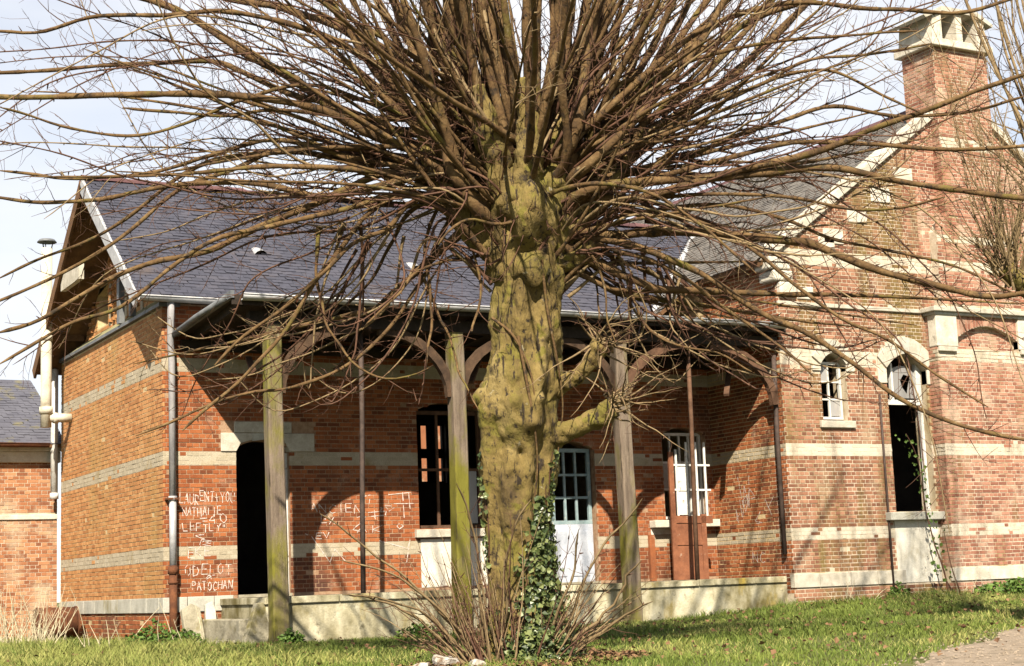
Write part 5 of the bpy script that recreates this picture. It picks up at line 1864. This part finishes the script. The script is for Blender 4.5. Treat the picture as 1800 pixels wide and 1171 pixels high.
# ================================================================== second pollard at the right edge
D2 = 20.5
T2B = at(1868, 1100, D2)
TREE2 = thing('pollarded_tree', 'second pollarded tree mostly beyond the right edge, with a fan of twigs', 'tree', (T2B[0], T2B[1], float(gz(T2B[0], T2B[1]))))
lumpy_tube('trunk', [np.array([T2B[0], T2B[1], float(gz(T2B[0], T2B[1])) - 0.1]), at(1870, 800, D2), at(1865, 600, D2), at(1850, 400, D2), at(1855, 250, D2)], [0.34, 0.26, 0.24, 0.26, 0.12], 'bark', TREE2, seed=71)
lumpy_tube('limb', [at(1858, 560, D2), at(1820, 520, D2 - .2), at(1785, 490, D2 - .3), at(1768, 470, D2 - .3)], [0.15, 0.12, 0.11, 0.13], 'bark', TREE2, seed=72)
for k in range(80):
    p = at(1775 + rg.normal(0, 14), 472 + rg.normal(0, 18), D2 - .3 + rg.normal(0, .1))
    ang = rg.uniform(1.15, 3.0) if k % 3 else rg.uniform(1.2, 2.0)
    d = unit(CR * math.cos(ang) + CU * math.sin(ang) + CF * rg.normal(0, 0.3))
    L = rg.uniform(0.5, 2.6) * (1.2 if ang < 2.1 else 0.55)
    P = twig_path(p, d, L, 14, 0.05, rg, 0.3)
    w = Wood()
    grow(w, P, rg.uniform(0.007, 0.014), 0.003, rg, 1.0, mi=2, tmi=2, tl=0.5, first=0.2)
    w.obj('branch', TREE2, BM)
for k in range(34):
    p = at(1850 + rg.normal(0, 16), rg.uniform(240, 430), D2 + rg.normal(0, .15))
    ang = rg.uniform(1.2, 2.6)
    d = unit(CR * math.cos(ang) + CU * math.sin(ang) + CF * rg.normal(0, 0.35))
    P = twig_path(p, d, rg.uniform(1.5, 3.6), 18, 0.05, rg, 0.25)
    w = Wood()
    grow(w, P, rg.uniform(0.008, 0.016), 0.003, rg, 1.2, mi=2, tmi=2, tl=0.7, first=0.15)
    w.obj('branch', TREE2, BM)

for k in range(30):  # tall shoots added out of view so their shadows fall on the house
    b0_ = at(1872 + rg.normal(0, 12), rg.uniform(250, 420), D2)
    tp_ = b0_ + np.array([rg.normal(0.7, 0.9), rg.normal(0.2, 1.0), rg.uniform(4.5, 9.5)])
    mid_ = b0_ * 0.55 + tp_ * 0.45 + rg.normal(0, 0.2, 3)
    w = Wood()
    grow(w, wobble(dense(np.array([b0_, mid_, tp_]), 0.16), rg, 0.03), rg.uniform(0.018, 0.034), 0.008, rg, 0.9, mi=2, tmi=1, tl=1.5, first=0.35)
    w.obj('branch', TREE2, BM)

# ================================================================== small things on the ground


def rock(name, label, cat, loc, dims, m, seed, rot=(0, 0, 0), group=None, sub=3, amp=0.16):
    import bmesh
    bm_ = bmesh.new()
    bmesh.ops.create_icosphere(bm_, subdivisions=sub, radius=0.5)
    pts = np.array([v.co for v in bm_.verts])
    box = np.clip(pts * 1.5, -0.5, 0.5)
    n_ = smooth_noise(pts, 5, seed)
    n2 = smooth_noise(pts, 13, seed + 9)
    for v, b_, a_, c_ in zip(bm_.verts, box, n_, n2):
        v.co = Vector(b_ * (1 + amp * a_ + amp * 0.4 * c_)) * 1.0
    for v in bm_.verts:
        v.co.x *= dims[0]
        v.co.y *= dims[1]
        v.co.z *= dims[2]
    me = bpy.data.meshes.new(name)
    bm_.to_mesh(me)
    bm_.free()
    me.materials.append(MT[m])
    o_ = link(name, me)
    o_.location = loc
    o_.rotation_euler = rot
    return tag(o_, label, cat, group)


def g_at(px, py, d):
    p = at(px, py, d)
    return np.array([p[0], p[1], float(gz(p[0], p[1]))])


def slab(name, label, cat, loc, w, t_, h, rot, m, seed):
    m_ = MB()
    rr = np.random.default_rng(seed)
    pts = [(-w / 2, 0), (w / 2, 0), (w / 2 * rr.uniform(.85, 1), h * rr.uniform(.75, .9)), (w * rr.uniform(.0, .3), h), (-w / 2 * rr.uniform(.8, 1), h * rr.uniform(.8, 1))]
    m_.prism(pts, (0, 0, 0), (1, 0, 0), (0, 0, 1), (0, 1, 0), -t_ / 2, t_ / 2)
    o_ = m_.build(name, m, bevel=0.015)
    o_.location = loc
    o_.rotation_euler = rot
    return tag(o_, label, cat)


slab('stone_slab', 'upright grey stone slab leaning on the wall foot beside the downpipe', 'stone slab', (0.42, -0.36, 0.2), 0.34, 0.1, 0.72, (math.radians(-20), 0, 0.1), 'stone_grey', 1)
slab('stone_slab', 'narrow pale stone slab leaning on the wall right of the grey one', 'stone slab', (0.72, -0.30, 0.2), 0.2, 0.1, 0.74, (math.radians(-16), 0, -0.1), 'plinth', 2)
slab('stone_slab', 'slanting mossy stone slab propped against the first porch post', 'stone slab', (0.72, -2.2, 0.14), 0.42, 0.1, 0.86, (math.radians(-6), math.radians(24), 0.25), 'stone_grey', 3)
m_ = MB()
m_.box(-0.75, 0.75, -0.3, 0.3, -0.12, 0.1)
o_ = m_.build('stone_step', 'stone_grey', bevel=0.03)
o_.location = (0.35, -1.4, 0.2)
tag(o_, 'low flat stone step lying in front of the leaning slabs', 'stone step')
# rusty drum at the far left
dr_ = np.array([-0.62, 4.9, 0.3])
m_ = MB()
ring = np.linspace(0, 0.85, 12)
m_.tube([(dr_[0] - 0.35, dr_[1], 0.6), (dr_[0] + 0.4, dr_[1], 0.6)], 0.3, 24)
for xx in (-0.34, -0.1, 0.14, 0.38):
    m_.tube([(dr_[0] + xx, dr_[1], 0.6), (dr_[0] + xx + 0.03, dr_[1], 0.6)], 0.312, 24)
tag(m_.build('oil_drum', 'rust', loc=tuple(dr_)), 'rusty drum lying beside the far end of the left wall', 'drum')
# loose door leaf standing in the porch
DL = thing('door_leaf', 'brown half-glazed door leaf standing loose in the porch', 'door', (10.05, -0.75, 0.945))
DL.rotation_euler = (0, 0, 0)
o0 = wloc(DL)


def leafbox(name, m, parent, a, b, c, d, y0, y1):
    return MB().box(o0.x + a, o0.x + b, o0.y + y0, o0.y + y1, o0.z + c, o0.z + d).build(name, m, parent)


leafbox('stile', 'door_brown', DL, -0.36, -0.26, 0, 2.45, -0.03, 0.03)
leafbox('stile', 'door_brown', DL, 0.26, 0.36, 0, 1.25, -0.03, 0.03)
leafbox('rail', 'door_brown', DL, -0.26, 0.5, 1.08, 1.22, -0.03, 0.03)
leafbox('rail', 'door_brown', DL, -0.26, 0.26, 0, 0.18, -0.03, 0.03)
leafbox('rail', 'door_brown', DL, -0.26, 0.26, 0.66, 0.76, -0.03, 0.03)
leafbox('panel', 'door_brown', DL, -0.26, 0.26, 0.18, 0.66, -0.012, 0.012)
leafbox('panel', 'door_brown', DL, -0.26, 0.26, 0.76, 1.08, -0.012, 0.012)
for a in (-0.2, 0.02, 0.22, 0.4):
    leafbox('glazing_bar', 'paint_white', DL, a - 0.02, a + 0.02, 1.22, 2.5 + 0.15 * (a > 0), -0.018, 0.018)
for c in (1.72, 2.2):
    leafbox('glazing_bar', 'paint_white', DL, -0.26, 0.5, c - 0.018, c + 0.018, -0.022, 0.022)
leafbox('pane', 'paint_white', DL, -0.17, 0.0, 1.24, 2.18, -0.004, 0.004)
DL.rotation_euler = (math.radians(-3), math.radians(1.5), math.radians(-12))
for q, (px, py, dd, s) in enumerate(((782, 1138, 17.2, 0.17), (838, 1160, 16.7, 0.14), (740, 1165, 16.6, 0.12))):
    p = g_at(px, py, dd)
    rock('rubble_stone', ['larger white lump of rubble left of the trunk foot', 'white lump of rubble in front of the trunk foot', 'small white rubble lump left of the tree, nearest the camera'][q], 'stone',
         (p[0], p[1], p[2] + s * 0.3), (s * 1.4, s, s * 0.9), 'rubble_white', 50 + q, (0.2, 0.1, q * 1.3), 'white rubble by the tree')

# ================================================================== grass and weeds
rg = np.random.default_rng(23)


def path_dist(x, y):
    d = np.full(len(x), 1e9)
    for c, w_ in zip(pc[::2], pw[::2]):
        d = np.minimum(d, np.hypot(x - c[0], y - c[1]) / w_)
    return d


def in_building(x, y):
    return ((x > 0.0) & (y > -0.05)) | ((x > 0.95) & (x < 11.4) & (y > -2.2)) | ((x > 11.2) & (x < 15.0) & (y > -2.42)) | ((x >= 14.98) & (y > -2.7)) | (y > 7.2) | ((x > 0.3) & (x < 1.0) & (y > -1.9))


def blades(n, xr_, yr_, hmin, hmax, w, bend, keepf=None, dens=None):
    x = rg.uniform(*xr_, n)
    y = rg.uniform(*yr_, n)
    k = ~in_building(x, y)
    k &= path_dist(x, y) > 0.86 + 0.2 * rg.random(n)
    bare = vnoise(x, y, 0.9, 8) + 0.6 * vnoise(x, y, 2.3, 9) + 0.9 * np.exp(-((x - 1.2) / 1.6) ** 2 - ((y + 3.6) / 1.1) ** 2)
    k &= rg.random(n) < np.clip(0.95 - 1.1 * np.clip(bare - 0.25, 0, 1), 0.05, 1)
    if keepf is not None:
        k &= keepf(x, y)
    x, y = x[k], y[k]
    return x, y


def grass(name, x, y, h, w, bend, m, rnd=None):
    n = len(x)
    z = gz(x, y)
    th = rg.uniform(0, 6.28, n)
    b = np.stack([np.cos(th), np.sin(th), np.zeros(n)], 1)
    ph = rg.uniform(0, 6.28, n)
    lean = np.stack([np.cos(ph), np.sin(ph), np.zeros(n)], 1) * (bend * h * rg.uniform(0.2, 1.2, n))[:, None]
    p = np.stack([x, y, z - 0.01], 1)
    up = np.array([0, 0, 1.0])
    w = w * rg.uniform(0.6, 1.4, n)
    v = [p - b * w[:, None], p + b * w[:, None], p + b * (w * 0.7)[:, None] + up * (h * 0.55)[:, None] + lean * 0.35, p - b * (w * 0.7)[:, None] + up * (h * 0.55)[:, None] + lean * 0.35,
         p + up * (h * 0.95)[:, None] + lean + b * (w * 0.15)[:, None], p + up * (h * 0.95)[:, None] + lean - b * (w * 0.15)[:, None]]
    V_ = np.stack(v, 1).reshape(-1, 3)
    k = np.arange(n)[:, None] * 6
    F_ = np.concatenate([k + np.array([[0, 1, 2, 3]]), k + np.array([[3, 2, 4, 5]])], 1).reshape(-1, 4)
    r_ = rg.random(n) if rnd is None else rnd
    return link(name, fast_mesh(name, V_, F_, [MT[m]], None, np.repeat(r_, 2)))


X1, Y1 = blades(260000, (-8, 20), (-17, 0.2), 0, 0, 0, 0)
X2, Y2 = blades(60000, (-7, 0.0), (-9, 7.2), 0, 0, 0, 0)
X = np.concatenate([X1, X2])
Y = np.concatenate([Y1, Y2])
tuft = np.clip(vnoise(X, Y, 2.2, 12) + 0.5 * vnoise(X, Y, 5.1, 13) + 0.4, 0.1, 1.6)
wall_ = np.clip(1 - np.abs(Y + 2.9) / 0.8, 0, 1) * (X > 10.5)
left_ = np.clip((1.0 - X) / 2, 0, 1) * np.clip((Y + 12) / 4, 0, 1)
h = (0.04 + 0.075 * tuft + 0.12 * np.clip(vnoise(X, Y, 3.7, 44) - 0.38, 0, 1) + 0.09 * wall_ + 0.10 * left_ * tuft) * rg.uniform(0.6, 1.3, len(X))
patch = np.clip(0.5 + 0.75 * vnoise(X, Y, 0.9, 15) + 0.6 * vnoise(X, Y, 3.0, 16), 0, 1)
rnd = np.clip(0.7 * patch + 0.45 * rg.random(len(X)) - 0.35 * left_ - 0.05, 0.01, 0.99)
tag(grass('grass', X, Y, h, np.full(len(X), 0.0065), 0.8, 'grass', rnd), 'short green lawn grass growing around the buildings', 'grass', kind='stuff')


def plant(name, label, cat, c, n, spread, height, m, size, stems=True, group=None):
    t_ = thing(name, label, cat, (c[0], c[1], float(gz(c[0], c[1]))), group)
    r_ = rg.random(n) ** 0.6
    ph = rg.uniform(0, 6.28, n)
    P_ = np.stack([c[0] + spread * r_ * np.cos(ph), c[1] + 0.6 * spread * r_ * np.sin(ph), np.zeros(n)], 1)
    P_[:, 2] = gz(P_[:, 0], P_[:, 1]) + height * rg.random(n) * (1 - 0.6 * r_) + 0.02
    tag(leaf_mesh('leaves', P_, rg.normal(0, 0.6, (n, 3)) + np.array([0, -0.2, 0.8]), size, m, t_, rg=rg), kind='stuff')
    if stems:
        for k in range(6):
            a = rg.uniform(0, 6.28)
            w_ = Wood()
            p0 = np.array([c[0], c[1], float(gz(c[0], c[1])) - 0.02])
            w_.tube(twig_path(p0, np.array([math.cos(a) * 0.5, math.sin(a) * 0.4, 1.0]), height * 0.8, 5, 0.1, rg), np.linspace(0.006, 0.002, 6), 4, 0)
            w_.obj('stem', t_, ['weed'])
    return t_


plant('weed_clump', 'leafy green weeds at the wall foot left of the downpipe', 'weeds', (-0.25, -0.3), 500, 0.5, 0.42, 'weed', 0.06)
plant('weed_clump', 'small green weeds growing right under the rusty downpipe', 'weeds', (0.22, -0.45), 260, 0.28, 0.3, 'weed', 0.05)
plant('weed_clump', 'green tuft at the wall foot below the thin vertical pipe', 'weeds', (13.5, -2.65), 260, 0.25, 0.35, 'weed', 0.06)
plant('weed_clump', 'green tuft growing against the block under the first post', 'weeds', (1.15, -2.75), 220, 0.22, 0.26, 'weed', 0.06)
plant('weed_clump', 'broad green weeds by the wall at the right edge of the lawn', 'weeds', (16.2, -3.4), 900, 1.3, 0.3, 'weed', 0.08)
plant('weed_clump', 'dark tuft against the platform left of the tree', 'weeds', (3.4, -2.6), 260, 0.4, 0.26, 'weed', 0.06)

# tall vine in front of the tall window
VN = thing('vine', 'thin leafy vine climbing past the tall window of the gabled house', 'vine', (14.72, -2.75, float(gz(14.7, -2.75))))
vp = np.array([(14.72, -2.72, 0.45), (14.6, -2.66, 1.2), (14.48, -2.62, 1.9), (14.34, -2.6, 2.6), (14.22, -2.55, 3.2), (14.05, -2.52, 3.6)])
P = dense(vp, 0.08)
w = Wood()
w.tube(wobble(P, rg, 0.02), np.linspace(0.02, 0.006, len(P)), 5, 0)
w.obj('stem', VN, ['twig'])
w = Wood()
w.tube(dense(np.array([(14.95, -2.8, 0.45), (14.8, -2.75, 1.0), (14.7, -2.72, 1.7)]), 0.1), np.linspace(0.016, 0.006, 12)[:len(dense(np.array([(14.95, -2.8, 0.45), (14.8, -2.75, 1.0), (14.7, -2.72, 1.7)]), 0.1))], 5, 0)
w.obj('stem', VN, ['twig'])
ii = rg.integers(4, len(P), 80)
LP = P[ii] + rg.normal(0, 0.09, (80, 3)) * np.array([1, 0.5, 1])
tag(leaf_mesh('leaves', LP, rg.normal(0, 0.6, (80, 3)) + np.array([0, -0.8, 0.3]), 0.075, 'weed', VN, rg=rg), kind='stuff')

# dry stalks at the left
ST_L = [('tall pale dry stalks in a thick bunch at the left edge', at(20, 1080, 27.5), 60, 1.0, 1.0), ('bunch of pale dry stalks between the left edge and the drum', at(55, 1090, 26.5), 40, 0.7, 0.9),
        ('sparse dry stalks standing in grass before the left end wall', at(200, 1110, 25.2), 9, 1.5, 1.0), ('few broken dry stalks leaning in the grass near the corner', at(175, 1130, 24.2), 8, 0.5, 0.5)]
for lab, c, n, sp, hh in ST_L:
    t_ = thing('dry_stalks', lab, 'dry stalks', (c[0], c[1], float(gz(c[0], c[1]))), 'dry stalks in the grass on the left')
    for k in range(n):
        x = c[0] + rg.normal(0, sp * 0.45)
        y = c[1] + rg.normal(0, sp * 0.5)
        p = np.array([x, y, float(gz(x, y)) - 0.02])
        L = hh * rg.uniform(0.35, 1.15)
        Pp = twig_path(p, np.array([rg.normal(0, 0.28), rg.normal(0, 0.28), 1.0]), L, 7, 0.06, rg, 0.0)
        w = Wood()
        w.tube(Pp, np.linspace(0.009, 0.003, 8), 4, 0)
        if rg.random() < 0.5:
            for q in range(4):
                a = rg.integers(3, 7)
                w.tube(twig_path(Pp[a], rg.normal(0, 0.6, 3) + np.array([0, 0, 0.5]), 0.12, 3, 0.2, rg), np.linspace(0.004, 0.0015, 4), 3, 0)
        w.obj('stalk', t_, ['straw'])
for q, (x, y, n) in enumerate(((12.3, -2.9, 12), (15.6, -3.0, 16), (17.2, -3.2, 14))):
    t_ = thing('dry_stalks', ['dry bent stalks at the foot of the gabled house below the small window', 'dry bent stalks at the foot of the chimney breast', 'dry stalks among weeds at the right edge by the wall'][q], 'dry stalks', (x, y, float(gz(x, y))))
    for k in range(n):
        xx, yy = x + rg.normal(0, 0.55), y + rg.normal(0, 0.15)
        Pp = twig_path(np.array([xx, yy, float(gz(xx, yy))]), np.array([rg.normal(0, 0.6), rg.normal(0, 0.3), 0.8]), rg.uniform(0.2, 0.6), 6, 0.12, rg, -0.3)
        w = Wood()
        w.tube(Pp, np.linspace(0.009, 0.003, 7), 4, 0)
        w.obj('stalk', t_, ['straw'])
# loose pebbles on the path
n = 5000
ii = rg.integers(0, len(pc), n)
q_ = pc[ii] + nn[ii] * (pw[ii] * rg.uniform(-1.15, 1.15, n))[:, None] + rg.normal(0, 0.1, (n, 2))
c_ = np.column_stack([q_, gz(q_[:, 0], q_[:, 1]) + 0.016])
r_ = rg.uniform(0.008, 0.03, n)[:, None]
a_ = rg.uniform(0, 6.28, n)
e1 = np.stack([np.cos(a_), np.sin(a_), np.zeros(n)], 1)
e2 = np.stack([-np.sin(a_), np.cos(a_), np.zeros(n)], 1)
up_ = np.array([[0, 0, 1.0]])
V_ = np.stack([c_ + e1 * r_, c_ + e2 * r_ * 0.7, c_ - e1 * r_ * 0.9, c_ - e2 * r_ * 0.8, c_ + up_ * r_ * 0.6 + e1 * r_ * 0.2], 1).reshape(-1, 3)
k_ = np.arange(n)[:, None] * 5
F_ = np.concatenate([k_ + np.array([[0, 1, 4]]), k_ + np.array([[1, 2, 4]]), k_ + np.array([[2, 3, 4]]), k_ + np.array([[3, 0, 4]])], 1).reshape(-1, 3)
tag(link('pebbles', fast_mesh('pebbles', V_, F_, [MT['path']])), 'small loose pebbles scattered on the dirt path', 'gravel', kind='stuff')
# leaf litter round the tree
n = 1600
xs_, ys_ = rg.uniform(-5, 18, n), rg.uniform(-15, -2.8, n)
P = np.stack([xs_, ys_, gz(xs_, ys_) + 0.05 + 0.05 * rg.random(n)], 1)
tag(leaf_mesh('fallen_leaves', P, rg.normal(0, 0.5, (n, 3)) + np.array([0, 0, 1.0]), 0.055, 'leaf_litter', None, rg=rg), 'dead brown leaves strewn across the lawn', 'leaf litter', kind='stuff')
n = 2500
ph, r_ = rg.uniform(0, 6.28, n), rg.random(n) ** 0.7
P = np.stack([TBASE[0] + 1.5 * r_ * np.cos(ph) - 0.3, TBASE[1] - 0.5 + 1.1 * r_ * np.sin(ph), np.zeros(n)], 1)
P[:, 2] = gz(P[:, 0], P[:, 1]) + 0.015 + 0.04 * rg.random(n)
tag(leaf_mesh('leaf_litter', P, rg.normal(0, 0.35, (n, 3)) + np.array([0, 0, 1.0]), 0.06, 'leaf_litter', None, rg=rg), 'brown dead leaves scattered round the tree foot', 'leaf litter', kind='stuff')

print('triangles', sum(len(p.vertices) - 2 for m in bpy.data.meshes for p in m.polygons) if False else sum(len(m.loops) - 2 * len(m.polygons) for m in bpy.data.meshes), 'objects', len(bpy.data.objects))
